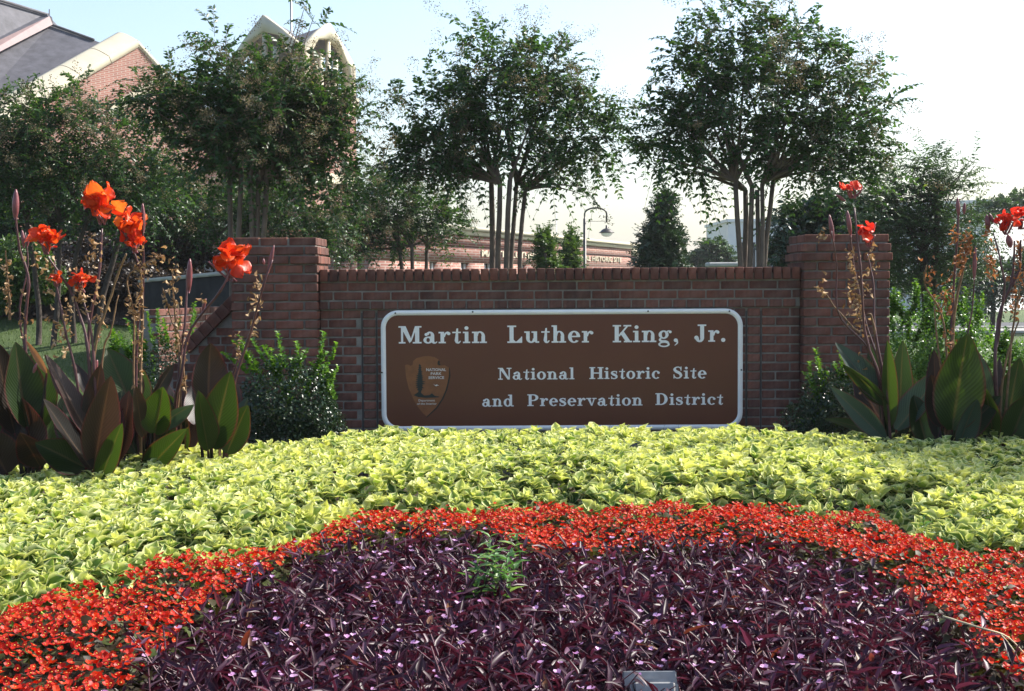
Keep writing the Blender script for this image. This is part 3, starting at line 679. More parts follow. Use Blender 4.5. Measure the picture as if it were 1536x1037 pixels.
def make_tree(name, label, cat, d, base_px, forks, blobs, n, leaf_len=.078, wid=.5, seed=1, leafm=CRAPE, bark=BARK, heads=0, spray=(.25, .6), droop=.45, pairs=9, stem_r=.034, group=None, limbs=3, spread_dir=.45, zbase=None, twigs=True, flat=0.0):
    n = int(n * TREE_K); r = np.random.default_rng(seed); bp = P(base_px, 420, d); zb_ = float(gz(bp.x, bp.y)) - .04 if zbase is None else zbase
    root = thing(name, label, cat, (bp.x, bp.y, zb_ + .04), group)
    B = px_blobs(blobs, d)
    tips = []
    for (fx, fy, dx, rr) in forks:        # each stem: fork point in the photo, base offset
        f_ = np.array(P(fx, fy, d + r.uniform(-.25, .25))); b_ = np.array([bp.x + dx, bp.y + r.uniform(-.12, .12), zb_])
        tt = np.linspace(0, 1, 9)[:, None]; pts = b_ + (f_ - b_) * tt + np.cumsum(r.normal(0, .012, (9, 3)), 0) * np.sin(tt * np.pi); pts[:, 0] += (f_[0] - b_[0]) * (tt[:, 0] ** 1.6 - tt[:, 0])
        g = Geo(); g.tube(pts, np.linspace(stem_r * rr * 1.15, stem_r * rr * .8, 9), 9); g.build('trunk', bark, root, smooth=True); tips.append(f_)
    tips = np.array(tips)
    g = Geo()
    for b in B:                             # limbs from the nearest forks into every leafy mass
        c = np.array(b[:3]); dist = np.linalg.norm(tips - c, axis=1)
        for q in range(limbs):
            t0 = tips[np.argsort(dist)[min(q % 2, len(tips) - 1)]]
            e_ = c + r.normal(0, .45, 3) * np.array(b[3:6]); mid = (t0 + e_) / 2 + np.array([0, 0, .10 * np.linalg.norm(e_ - t0)]) + r.normal(0, .05, 3)
            tt = np.linspace(0, 1, 7)[:, None]; pts = (1 - tt) ** 2 * t0 + 2 * tt * (1 - tt) * mid + tt ** 2 * e_
            g.tube(pts, stem_r * np.array([.72, .5, .36, .26, .2, .14, .08]), 6, cap=False)
    if len(B): g.build('branches', bark, root, smooth=True)
    # leafy sprays
    p0, dirn, bb = spread(B, n, r)
    ax = norm(dirn * spread_dir + np.array([0, 0, .35]) + r.normal(0, .42, (n, 3)) * np.array([1, 1, 1 - flat])); Ls = r.uniform(spray[0], spray[1], n)
    if flat: ax = norm(ax * np.array([1, 1, 1 - flat]))
    side = norm(np.cross(ax, np.array([0, 0, 1.]) + r.normal(0, .3, (n, 3))))
    K = pairs; ts = (np.arange(K) + .6) / K
    pos = p0[:, None] + ax[:, None] * (Ls[:, None] * ts)[..., None] + np.array([0, 0, -1.]) * (droop * Ls[:, None] * ts ** 2)[..., None]
    tang = norm(ax[:, None] + np.array([0, 0, -1.]) * (2 * droop * ts)[None, :, None])
    g = Geo()
    for sgn in (-1, 1):
        la = tang * .55 + sgn * side[:, None] * .85 + r.normal(0, .25, pos.shape) + np.array([0, 0, -.12]); nn_ = np.cross(side[:, None], tang) ; nn_ = nn_ * np.sign(nn_[..., 2:3] + 1e-6) + r.normal(0, .35, pos.shape)
        sz = leaf_len * r.uniform(.6, 1.15, pos.shape[:2]) * (1 - .35 * ts ** 2)
        clr = np.clip(r.normal(.4, .2, pos.shape[:2]) + .25 * (ts - .4), 0, 1)
        M = frames(la.reshape(-1, 3), nn_.reshape(-1, 3), sz.ravel(), sz.ravel() * wid); g.inst(LEAF, M, pos.reshape(-1, 3), clr.ravel())
    cr_ = g.build('crown', leafm, root); cr_['kind'] = 'stuff'
    if twigs:
        g = Geo(); tp = np.array([0, .5, 1.]); 
        pt = p0[:, None] + ax[:, None] * (Ls[:, None] * tp)[..., None] + np.array([0, 0, -1.]) * (droop * Ls[:, None] * tp ** 2)[..., None]
        off = np.array([[1, 0, 0], [-.5, 0, .87], [-.5, 0, -.87]]) * .0032
        V = pt[:, :, None] + off[None, None] * np.array([1, .8, .4])[None, :, None, None]; F = []
        for i in range(2):
            for j in range(3): F.append([i * 3 + j, i * 3 + (j + 1) % 3, i * 3 + 3 + (j + 1) % 3, i * 3 + 3 + j])
        F = np.array(F); g.add(V.reshape(-1, 3), (F[None] + (np.arange(n) * 9)[:, None, None]).reshape(-1, 4)); o_ = g.build('twigs', bark, root); o_['kind'] = 'stuff'
    if heads:
        sel = np.argsort(-((dirn * np.array([.6, -.5, .8])).sum(1) + r.normal(0, .45, n)))[:heads]; tip = p0[sel] + ax[sel] * Ls[sel][:, None] * 1.05 + np.array([0, 0, -1.]) * (droop * Ls[sel])[:, None]
        td = norm(ax[sel] + np.array([0, 0, -2 * droop * .5])); m_ = 90; tq = r.random((heads, m_))
        pos = tip[:, None] + td[:, None] * (tq * .2)[..., None] + r.normal(0, 1, (heads, m_, 3)) * (.05 * (1 - .6 * tq))[..., None]
        la = r.normal(0, 1, pos.shape); sz = r.uniform(.011, .02, heads * m_)
        g = Geo(); g.inst(LEAF, frames(la.reshape(-1, 3), r.normal(0, 1, (heads * m_, 3)), sz, sz * .7), pos.reshape(-1, 3), r.random(heads * m_))
        o_ = g.build('seed_heads', SEED, root); o_['kind'] = 'stuff'
    return root
CG = 'crape myrtles behind the wall'
make_tree('crape_myrtle', 'multi-stemmed crape myrtle behind the middle of the sign wall', 'tree', 15, 757,
          [(737, 268, -.14, 1.0), (750, 275, -.07, .95), (765, 270, .0, .95), (775, 275, .04, .8), (788, 285, .10, .8)],
          [(760, 165, 105, 75), (640, 235, 72, 42), (690, 215, 90, 55), (620, 150, 55, 45, .28), (715, 85, 42, 55, .55), (780, 110, 70, 50, .8), (860, 195, 72, 68), (835, 105, 45, 40, .5), (825, 255, 62, 28), (872, 290, 20, 14, .8), (905, 220, 45, 60, .5), (700, 150, 60, 45, .8), (600, 255, 40, 24, .8), (665, 262, 50, 22, .9)],
          800, seed=21, heads=110, group=CG)
make_tree('crape_myrtle', 'tall multi-stemmed crape myrtle just left of the right pillar', 'tree', 14.5, 1130,
          [(1103, 272, -.12, .9), (1118, 285, -.07, .95), (1128, 280, 0, .9), (1136, 285, .04, .8), (1143, 275, .08, .8), (1160, 268, .13, .85)],
          [(1120, 150, 110, 85), (1050, 105, 58, 48, .8), (1090, 40, 55, 45, .6), (1180, 70, 70, 50, .85), (1240, 115, 60, 55, .8), (1270, 205, 75, 80), (1015, 205, 68, 48, .9), (1050, 250, 55, 28), (1190, 225, 75, 60), (1290, 250, 50, 45, .8), (1310, 150, 35, 60, .4), (1020, 90, 35, 45, .35), (985, 240, 40, 30, .7), (1000, 180, 40, 40, .6)],
          940, seed=33, heads=130, group=CG)
make_tree('crape_myrtle', 'dense crape myrtle rising behind the left pillar before the church', 'tree', 14, 378,
          [(345, 262, -.16, .9), (362, 268, -.1, .85), (375, 265, -.02, .9), (388, 270, .04, .85), (400, 266, .12, .9)],
          [(400, 175, 110, 75), (335, 85, 36, 52, .4), (445, 120, 70, 50, .5), (300, 165, 70, 60), (470, 205, 68, 68), (360, 235, 105, 48), (240, 150, 50, 50, .7), (505, 165, 38, 60, .45), (470, 28, 42, 24, .16), (500, 270, 50, 40, .8)],
          980, seed=45, heads=170, group=CG)
make_tree('crape_myrtle', 'broad crape myrtle at the left edge above the orange cannas', 'tree', 16.5, 95,
          [(40, 330, -.3, 1.0), (90, 335, -.1, 1.0), (130, 335, .1, 1.0), (190, 325, .35, 1.1)],
          [(100, 205, 105, 65), (50, 190, 70, 65), (185, 235, 85, 70), (125, 150, 55, 30, .6), (20, 260, 80, 70), (110, 280, 110, 55), (215, 290, 60, 50), (-40, 230, 80, 80)],
          1150, seed=57, heads=120, leaf_len=.065, group=CG, stem_r=.03, bark=DBARK)
make_tree('crape_myrtle', 'small round crape myrtle low between the left and middle ones', 'tree', 22, 620,
          [(600, 375, -.2, 1), (618, 370, 0, 1), (640, 372, .15, 1)],
          [(585, 300, 62, 40), (640, 322, 48, 34), (545, 295, 45, 45), (672, 345, 26, 26, .8), (590, 350, 60, 30, .8), (530, 350, 50, 45)], 620, seed=61, heads=90, leaf_len=.075, group=CG, spray=(.3, .6))
make_tree('crape_myrtle', 'shaded crape myrtle with brown seed heads under the left tree crowns', 'tree', 20, 300,
          [(270, 395, -.25, 1), (300, 390, 0, 1), (330, 392, .2, 1)],
          [(250, 300, 75, 50), (430, 335, 65, 50), (490, 345, 55, 55), (310, 330, 85, 50), (390, 300, 80, 45), (240, 360, 60, 35, .8)], 760, seed=67, heads=100, leaf_len=.075, group=CG, spray=(.3, .55))
make_tree('evergreen_tree', 'dark dense evergreen filling the far left behind the cannas', 'tree', 24, 60,
          [(40, 400, -.2, 1.4), (90, 398, .3, 1.4)], [(40, 290, 110, 80), (160, 310, 100, 70), (100, 350, 130, 45), (250, 330, 90, 60), (-40, 330, 70, 90), (330, 340, 70, 55)], 1000, seed=71, leaf_len=.13, leafm=EVERG, bark=DBARK, twigs=False, spray=(.3, .6))
make_tree('evergreen_tree', 'dark pyramidal evergreen between the lamp and the right crape myrtle', 'tree', 27, 993,
          [(993, 340, 0, 1.6)], [(997, 304, 9, 16, 1.4), (994, 330, 22, 22), (992, 362, 38, 24), (990, 392, 47, 26), (988, 420, 46, 20)], 1000, seed=73, leaf_len=.085, leafm=EVERG, bark=DBARK, droop=.1, spray=(.14, .34), twigs=False)
make_tree('young_tree', 'bright green young tree left of the lamp post', 'tree', 23, 818, [(818, 385, 0, .7)],
          [(818, 376, 16, 24), (815, 356, 8, 12, .7), (820, 400, 20, 14)], 190, seed=75, leaf_len=.07, leafm=LIGHTG, droop=0, spray=(.12, .28), spread_dir=.3, twigs=False)
make_tree('young_tree', 'bright green young tree directly beside the lamp post', 'tree', 24, 856, [(856, 385, 0, .7)],
          [(856, 378, 12, 24), (858, 357, 6, 12, .7), (856, 402, 15, 14)], 170, seed=77, leaf_len=.07, leafm=LIGHTG, droop=0, spray=(.12, .28), spread_dir=.3, twigs=False)
make_tree('distant_tree', 'hazy grey-green tree beside the white building', 'tree', 62, 1065, [(1065, 390, 0, 2.5)],
          [(1068, 378, 18, 15), (1052, 395, 16, 10), (1080, 392, 18, 15)], 300, seed=79, leaf_len=.22, leafm=OAK, bark=DBARK, spray=(.5, 1.0), twigs=False)
make_tree('evergreen_tree', 'large dark evergreen behind the right pillar', 'tree', 21, 1225, [(1210, 370, -.2, 2), (1240, 370, .2, 2)],
          [(1205, 345, 55, 48), (1265, 335, 70, 50), (1230, 395, 70, 40), (1300, 390, 60, 45), (1180, 385, 30, 35)], 800, seed=81, leaf_len=.115, leafm=EVERG, bark=DBARK, twigs=False, spray=(.25, .5))
make_tree('oak_tree', 'feathery spreading oak with open branches at right', 'tree', 19, 1400, [(1385, 380, -.1, 2.0), (1405, 300, 0, 1.2)],
          [(1395, 252, 30, 22, .8), (1375, 290, 52, 20), (1432, 272, 40, 16, .7), (1462, 245, 14, 8, .5), (1335, 335, 55, 20), (1405, 335, 75, 28), (1330, 375, 48, 20), (1420, 372, 65, 24), (1345, 418, 60, 22), (1425, 410, 55, 28), (1310, 295, 45, 18, .7), (1290, 260, 30, 14, .5)], 1050, seed=83, leaf_len=.075, wid=.35, leafm=OAK, bark=DBARK, droop=.1, spray=(.25, .6), flat=.55)
make_tree('distant_tree', 'distant tree branch line above the pale building at right edge', 'tree', 48, 1560, [(1545, 330, 0, 3), (1570, 330, .2, 3)],
          [(1510, 312, 48, 9), (1560, 305, 50, 18), (1470, 318, 20, 6, .6)], 420, seed=85, leaf_len=.16, leafm=OAK, bark=DBARK, spray=(.3, .7), twigs=False)
make_tree('evergreen_tree', 'round dark tree low behind the right cannas', 'tree', 38, 1490, [(1490, 425, 0, 2)],
          [(1450, 425, 50, 30), (1510, 420, 60, 38), (1390, 430, 50, 28), (1570, 410, 50, 45)], 560, seed=87, leaf_len=.15, leafm=EVERG, bark=DBARK, spray=(.3, .7), twigs=False)
# broadleaf tree at the right, mostly beyond the frame: its shade dapples the coleus
sx_, sy_ = 5.6, -1.2
make_tree('crape_myrtle', 'crape myrtle outside the right edge whose shade falls on the coleus', 'tree', sy_ + 10.5, 768 + sx_ / (sy_ + 10.5) * FPX,
          [(768 + (sx_ - .2) / (sy_ + 10.5) * FPX, 160, -.1, 1), (768 + (sx_ + .2) / (sy_ + 10.5) * FPX, 160, .1, 1)],
          [(768 + sx_ / (sy_ + 10.5) * FPX, 70, 240, 130), (768 + (sx_ + 1) / (sy_ + 10.5) * FPX, 20, 220, 140)], 1000, seed=91, leaf_len=.06, group=CG)

# ------------------------------------------------------------------ lamp post
lampd = 40; b0 = P(877, 420, lampd)
lamp = thing('street_lamp', 'tall dark lamp post with curved arm and domed lantern', 'street lamp', (b0.x, b0.y, 0))
LM = plain('lamp_metal', (.055, .05, .048), .45, .15, metallic=.4); LG = plain('lamp_globe', (.75, .74, .7), .25, .03, bstr=0)
pt = P(877, 328, lampd); hd = P(910, 334, lampd)
g = Geo(); g.tube([(b0.x, b0.y, 0), (b0.x, b0.y, .5), (b0.x, b0.y, .52), tuple(pt)], [.075, .07, .05, .042], 10); g.build('pole', LM, lamp, smooth=True)
arc = [Vector((pt.x, pt.y, pt.z + .0))]; cx = (pt.x + hd.x) / 2; rr = (hd.x - pt.x) / 2; top = P(890, 313, lampd).z
for i in range(13):
    a = math.pi * (1 - i / 12); arc.append(Vector((cx + rr * math.cos(a), pt.y, top - rr * .55 + rr * .55 * math.sin(a) * 1.0 + .02)))
arc.append(hd); g = Geo(); g.tube([tuple(q) for q in arc], .024, 7); g.tube([tuple(P(877, 332, lampd)), tuple(P(910, 332, lampd))], .01, 5); g.build('arm', LM, lamp, smooth=True)
def lathe(name, prof, c, mt, parent, n=20):
    g = Geo(); V = []; k = len(prof)
    for i in range(n):
        a = 2 * math.pi * i / n; V += [(c.x + r_ * math.cos(a), c.y + r_ * math.sin(a), c.z + z_) for r_, z_ in prof]
    g.add(V, [[i * k + j, ((i + 1) % n) * k + j, ((i + 1) % n) * k + j + 1, i * k + j + 1] for i in range(n) for j in range(k - 1)]); return g.build(name, mt, parent, smooth=True, fixn=True)
hc = P(910, 348, lampd)
lathe('lantern_hood', [(.001, .19), (.03, .18), (.035, .1), (.1, .08), (.16, .03), (.185, -.0), (.215, -.015), (.215, -.03), (.17, -.03)], hc, LM, lamp)
lathe('globe', [(.165, -.02), (.16, -.06), (.13, -.1), (.08, -.13), (.001, -.14)], hc, LG, lamp)
ms = P(835, 420, 55); g = Geo(); g.tube([(ms.x, ms.y, 0), (ms.x, ms.y, P(835, 305, 55).z)], .018, 5); tag(g.build('mast', plain('mast_metal', (.6, .6, .6), .5, .05)), 'thin pale mast standing above the visitor building roof', 'mast')

# ------------------------------------------------------------------ low walls at the left
GREYW = plain('grey_concrete', (.045, .042, .04), .95, .25, 5, spec=.08); PALEW = plain('pale_concrete', (.45, .45, .44), .85, .1, 4)
a = P(208, 425, 16.3); b = P(352, 412, 15.2); 
gw = thing('retaining_wall', 'dark grey concrete retaining wall left of the left pillar', 'wall', ((a.x + b.x) / 2, a.y, float(gz(a.x, a.y))))
nseg = 8; g = Geo(); g2 = Geo()
for i in range(nseg):
    q0 = a.lerp(b, i / nseg); q1 = a.lerp(b, (i + 1) / nseg); 
    for gg, zt_, zb_, th, oo in ((g, 0, 1.1, .2, 0), (g2, .045, .003, .26, -.03)):
        z0 = [q0.z - zb_ if gg is g else q0.z + .003, q1.z - zb_ if gg is g else q1.z + .003]; V = []
        for q, zz in ((q0, z0[0]), (q1, z0[1])):
            V += [(q.x, q.y + oo, zz), (q.x, q.y + th, zz), (q.x, q.y + th, q.z + zt_), (q.x, q.y + oo, q.z + zt_)]
        gg.add(V, [[0, 4, 7, 3], [1, 2, 6, 5], [3, 7, 6, 2], [0, 1, 5, 4]])
g.build('wall', GREYW, gw); g2.build('coping', CONC, gw)
lw = thing('brick_retaining_wall', 'low oblique brick wall catching sun behind the sloping coping', 'wall', (P(240, 460, 12.4).x, P(240, 460, 12.4).y, 0))
a = P(236, 462, 12.3); b = P(352, 460, 13.9); a.z = b.z = P(300, 461, 13).z; d = (b - a); d.z = 0; LL = d.length; ang = math.atan2(d.y, d.x); d.normalize(); nb = Vector((d.y, -d.x, 0))
prism('mortar_core', [Vector((a.x, a.y, 0)), Vector((b.x, b.y, 0)), Vector((b.x, b.y, b.z - .01)), Vector((a.x, a.y, a.z - .01))], -nb * .2, MORTAR, lw)
for k in range(int(a.z / CH)):
    s_ = -.1 * (k % 2)
    while s_ < LL:
        s0 = max(s_, 0); s1 = min(s_ + .2, LL)
        if s1 - s0 > .04: q = a + d * (s0 + s1) / 2 - nb * .036; brick(lw, (q.x, q.y, a.z - CH * (k + .5)), round(s1 - s0, 2), .09, BH, rz=ang)
        s_ += .2115
a = P(150, 388, 27); b = P(347, 386, 27)
lb = thing('stone_ledge', 'pale stone ledge wall under the left trees', 'wall', ((a.x + b.x) / 2, a.y + .3, 1.2))
zt_ = P(250, 387, 27).z; zb_ = P(250, 420, 27).z
hboxes('wall', [(((a.x + b.x) / 2, a.y + .3, (zb_ + zt_) / 2 - .4), (b.x - a.x, .5, zt_ - zb_ + .7))], PALEW, lb, .01)
hboxes('coping', [(((a.x + b.x) / 2, a.y + .28, zt_ + .035), (b.x - a.x + .1, .62, .13))], PALEW, lb, .015)
st = P(1090, 396, 25); sb_ = thing('stone_block', 'low grey stone cap showing just above the wall coping', 'stone block', (st.x, st.y, 0))
hboxes('base', [((st.x, st.y, .85), (.55, .4, 1.7))], GREYW, sb_, .02); hboxes('cap', [((st.x, st.y, 1.745), (.7, .5, .08))], CONC, sb_, .02)

# ------------------------------------------------------------------ bedding plants
def band(points, z): return [PZ(px, py, z) for px, py in points]
RY = [(-160, 985), (0, 905), (110, 877), (230, 850), (350, 830), (440, 806), (500, 783), (560, 772), (640, 768), (720, 764), (830, 752), (900, 766), (1000, 757), (1100, 752), (1200, 766), (1330, 772), (1400, 818), (1536, 835), (1760, 900)]
PR_ = [(40, 1250), (170, 1060), (200, 1010), (235, 960), (310, 895), (400, 850), (480, 810), (600, 793), (700, 794), (760, 808), (850, 822), (950, 812), (1050, 803), (1150, 806), (1250, 822), (1330, 852), (1395, 893), (1450, 955), (1530, 1015), (1660, 1100)]
ry = np.array([tuple(q)[:2] for q in band(RY, .30)]); pr = np.array([tuple(q)[:2] for q in band(PR_, .32)])
ry = np.concatenate([[[-5.9, -7.0]], ry, [[6.2, -6.0]]])
def yb(x, c): return np.interp(x, c[:, 0], c[:, 1])
def pin(poly, x, y):
    ins = np.zeros(len(x), bool); j = len(poly) - 1
    for i in range(len(poly)):
        xi, yi = poly[i]; xj, yj = poly[j]; cnd = ((yi > y) != (yj > y)) & (x < (xj - xi) * (y - yi) / (yj - yi + 1e-12) + xi); ins ^= cnd; j = i
    return ins
back_pts = [(-5.9, -2.3), (-4.2, -2.1), (-3.0, -1.9), (-1.9, -1.35), (-1.1, -1.1), (0, -.95), (1.4, -.95), (2.2, -1.1), (3.3, -1.05), (4.6, -1.0), (6.2, -1.1)]
bk = np.array(back_pts)
col_poly = np.concatenate([ry, bk[::-1]])
red_poly = np.concatenate([ry, np.array([(5.6, -7.6), (-5.4, -7.6)])]); pur_poly = np.concatenate([pr, np.array([(2.2, -7.3), (-1.6, -7.3)])])
def jgrid(x0, x1, y0, y1, s, r):
    X, Y = np.meshgrid(np.arange(x0, x1, s), np.arange(y0, y1, s)); X = X + (np.arange(X.shape[0]) % 2 * s / 2)[:, None]
    return (X + r.uniform(-.38, .38, X.shape) * s).ravel(), (Y + r.uniform(-.38, .38, Y.shape) * s).ravel()
def fdist(x, y, poly):      # distance to a polyline
    dmin = np.full(len(x), 9.0)
    for i in range(len(poly) - 1):
        a = poly[i]; b = poly[i + 1]; ab = b - a; tq = np.clip(((x - a[0]) * ab[0] + (y - a[1]) * ab[1]) / (ab @ ab + 1e-9), 0, 1)
        dmin = np.minimum(dmin, np.hypot(x - a[0] - tq * ab[0], y - a[1] - tq * ab[1]))
    return dmin
# coleus
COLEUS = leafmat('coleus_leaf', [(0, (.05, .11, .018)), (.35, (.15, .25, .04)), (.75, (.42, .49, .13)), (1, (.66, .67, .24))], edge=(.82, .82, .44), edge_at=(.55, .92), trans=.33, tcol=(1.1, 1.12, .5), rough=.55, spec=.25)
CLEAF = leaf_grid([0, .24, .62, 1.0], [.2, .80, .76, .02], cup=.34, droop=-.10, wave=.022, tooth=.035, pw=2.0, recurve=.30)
r = np.random.default_rng(5)
def coleus_top(x, y):
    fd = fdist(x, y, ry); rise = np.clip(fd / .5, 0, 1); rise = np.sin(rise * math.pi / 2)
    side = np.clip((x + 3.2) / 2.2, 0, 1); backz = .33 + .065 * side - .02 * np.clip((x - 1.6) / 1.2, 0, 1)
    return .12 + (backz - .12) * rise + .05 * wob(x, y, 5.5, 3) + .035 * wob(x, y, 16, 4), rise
g = Geo()
for layer, (sp, dz, sc) in enumerate(((.082, 0, .70), (.095, -.075, .8))):
    x, y = jgrid(-5.9, 6.2, -6.9, -.85, sp, r); k = pin(col_poly, x, y) & (np.abs(x) < .40 * (y + 10.5) + .5); x, y = x[k], y[k]; k = (fdist(x, y, ry) < .75) if layer else np.ones(len(x), bool); x, y = x[k], y[k]; z, rise = coleus_top(x, y)
    z = z + dz + bedz(x, y) * .6; n = len(x); k = z > .05; x, y, z, rise = x[k], y[k], z[k], rise[k]; n = len(x)
    up = norm(np.stack([r.normal(0, .2, n) , -(1 - rise) * 1.15 - .1 + r.normal(0, .2, n), np.ones(n)], -1))
    rot = r.uniform(0, 6.28, n); size = r.uniform(.65, 1.45, n) * sc; hue = np.clip(r.normal(.57, .2, n) - .16 * (1 - rise) + .22 * wob(x, y, 2.4, 31), 0, 1)  # front hue lowered: greener low leaves, also painting in the slope's shade
    t1 = norm(np.cross(up, np.array([.3, 1, .1]))); t2 = np.cross(up, t1)
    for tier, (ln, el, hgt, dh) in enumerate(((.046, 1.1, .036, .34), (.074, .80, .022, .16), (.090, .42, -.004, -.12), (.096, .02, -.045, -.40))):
        if layer == 1 and tier == 0: continue
        full = (x, y, z, up, rot, size, hue, t1, t2, n)
        if tier == 3:
            kk = rise < .95; x, y, z, up, rot, size, hue, t1, t2 = (q_[kk] for q_ in full[:9]); n = len(x)
        for q in range(2 if tier != 2 else 3):
            a = rot + tier * 1.571 + q * (math.pi if tier != 2 else 2.09) + r.normal(0, .18, n)
            hdir = t1 * np.cos(a)[:, None] + t2 * np.sin(a)[:, None]; e_ = el + r.normal(0, .16, n)
            ax = hdir * np.cos(e_)[:, None] + up * np.sin(e_)[:, None]; nn_ = up * np.cos(e_)[:, None] - hdir * np.sin(e_)[:, None]
            ln_ = ln * size * r.uniform(.85, 1.15, n)
            g.inst(CLEAF, frames(ax, nn_, ln_, ln_ * .98), np.stack([x, y, z], -1) + up * (hgt * size)[:, None] + hdir * .006, np.clip(hue + dh - (.45 if layer else 0) + r.normal(0, .1, n), 0, 1))  # lower front layer darkened in hue to imitate shade between rosettes
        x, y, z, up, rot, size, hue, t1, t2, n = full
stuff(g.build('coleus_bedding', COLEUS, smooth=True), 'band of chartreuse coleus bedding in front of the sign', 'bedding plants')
# begonias
BPET = leafmat('begonia_petal', [(0, (.34, .007, .003)), (.5, (.56, .018, .006)), (1, (.78, .08, .018))], trans=.35, tcol=(1.2, .9, .6), rough=.45, spec=.25)
BCEN = leafmat('begonia_centre', [(0, (.75, .42, .05)), (1, (.85, .6, .15))], trans=.2, rough=.5)
BLEAF = leafmat('begonia_leaf', [(0, (.025, .018, .01)), (.6, (.045, .035, .012)), (1, (.08, .11, .03))], trans=.25, rough=.5, spec=.2)
g = Geo(); x, y = jgrid(-5.4, 5.6, -7.4, -2.6, .028, r); k = pin(red_poly, x, y - .13 * wob(x, y, 7, 41)) & ~pin(pur_poly, x, y) & (np.abs(x) < .40 * (y + 10.5) + .45) & (y > -6.9); fdp = fdist(x, y, pr); kk = k & ((fdp > .02) | (r.random(len(x)) < .5)); x, y = x[kk], y[kk]
fdr = fdist(x, y, ry)
def red_top(x, y): return .285 + .07 * wob(x, y, 9, 13) + .05 * wob(x, y, 22, 14)
fade = np.clip(1.25 - np.clip((-5.2 - y) / 1.2, 0, 1) * .55, 0, 1); cl = wob(x, y, 12, 15) + .6 * wob(x, y, 28, 16)
k = (cl > -.55) & (r.random(len(x)) < fade); x, y = x[k], y[k]; n = len(x); z = red_top(x, y) + r.normal(0, .012, n) - .05 * np.exp(-fdist(x, y, ry) / .08) + .02
PET = leaf_simple(.25, .0, .55)
nrm0 = norm(np.stack([r.normal(0, .5, n), r.normal(-.3, .6, n), np.ones(n)], -1)); t1 = norm(np.cross(nrm0, np.array([.2, 1, .3]))); t2 = np.cross(nrm0, t1); rot = r.uniform(0, 6.28, n); hue = np.clip(r.normal(.5, .25, n), 0, 1)
pos = np.stack([x, y, z], -1)
for q in range(4):
    a = rot + q * 1.571; hd_ = t1 * np.cos(a)[:, None] + t2 * np.sin(a)[:, None]; el = .45
    sz = (.0150 if q % 2 else .0122) * r.uniform(.8, 1.3, n); g.inst(PET, frames(hd_ * math.cos(el) + nrm0 * math.sin(el), nrm0, sz, sz * 1.05), pos, hue)
k = r.random(n) < .7; CT = (np.array([[-.5, 0, 0], [.5, 0, 0], [0, .5, .3], [0, -.5, .3]]), np.array([[0, 1, 2], [1, 0, 3], [0, 2, 3], [1, 3, 2]]), np.zeros(4), np.zeros(4))
g.inst(CT, frames(t1[k], nrm0[k], np.full(k.sum(), .0075), np.full(k.sum(), .0075)), pos[k] + nrm0[k] * .005, r.random(k.sum()), 1)
x2, y2 = jgrid(-5.4, 5.6, -7.4, -2.6, .045, r); k = pin(red_poly, x2, y2) & ~pin(pur_poly, x2, y2) & (np.abs(x2) < .40 * (y2 + 10.5) + .45) & (y2 > -6.9); x2, y2 = x2[k], y2[k]
for lz in (-.03, -.07, -.12):
    n2 = len(x2); z2 = red_top(x2, y2) + lz + r.normal(0, .012, n2); ax = norm(np.stack([r.normal(0, 1, n2), r.normal(-.2, 1, n2), r.normal(-.1, .4, n2)], -1)); sz = r.uniform(.03, .055, n2)
    g.inst(leaf_simple(.3, .15, .5), frames(ax, np.stack([r.normal(0, .4, n2), r.normal(0, .4, n2), np.ones(n2)], -1), sz, sz * .95), np.stack([x2, y2, z2], -1), np.clip(r.normal(.4, .3, n2), 0, 1), 2)
stuff(g.build('begonia_bedding', [BPET, BCEN, BLEAF]), 'arc of small red begonia flowers between yellow coleus and purple foliage', 'bedding plants')
# purple heart
PURP = leafmat('purple_heart_leaf', [(0, (.028, .007, .014)), (.5, (.054, .017, .035)), (.85, (.14, .06, .11)), (1, (.15, .065, .03))], trans=.24, tcol=(1.8, .8, .8), rough=.42, spec=.3)
PINK = leafmat('purple_heart_flower', [(0, (.62, .28, .58)), (1, (.80, .50, .76))], trans=.35, tcol=(1, 1, 1), rough=.5)
PSTEM = leafmat('purple_heart_stem', [(0, (.06, .02, .04)), (1, (.14, .06, .07))], trans=0, rough=.4)
PHL = leaf_grid([0, .2, .62, 1], [.6, 1.0, .8, .03], cols=(-1, 0, 1), cup=.09, droop=.22)
g = Geo(); x, y = jgrid(-2.4, 3.4, -7.2, -3.4, .056, r); k = pin(pur_poly, x, y) & (y > -6.75); x, y = x[k], y[k]
fl = Vector(P(980, 1030, 4.35)); k = ~((np.abs(x - fl.x) < .22) & (y > fl.y - .9) & (y < fl.y + .04)); x, y = x[k], y[k]
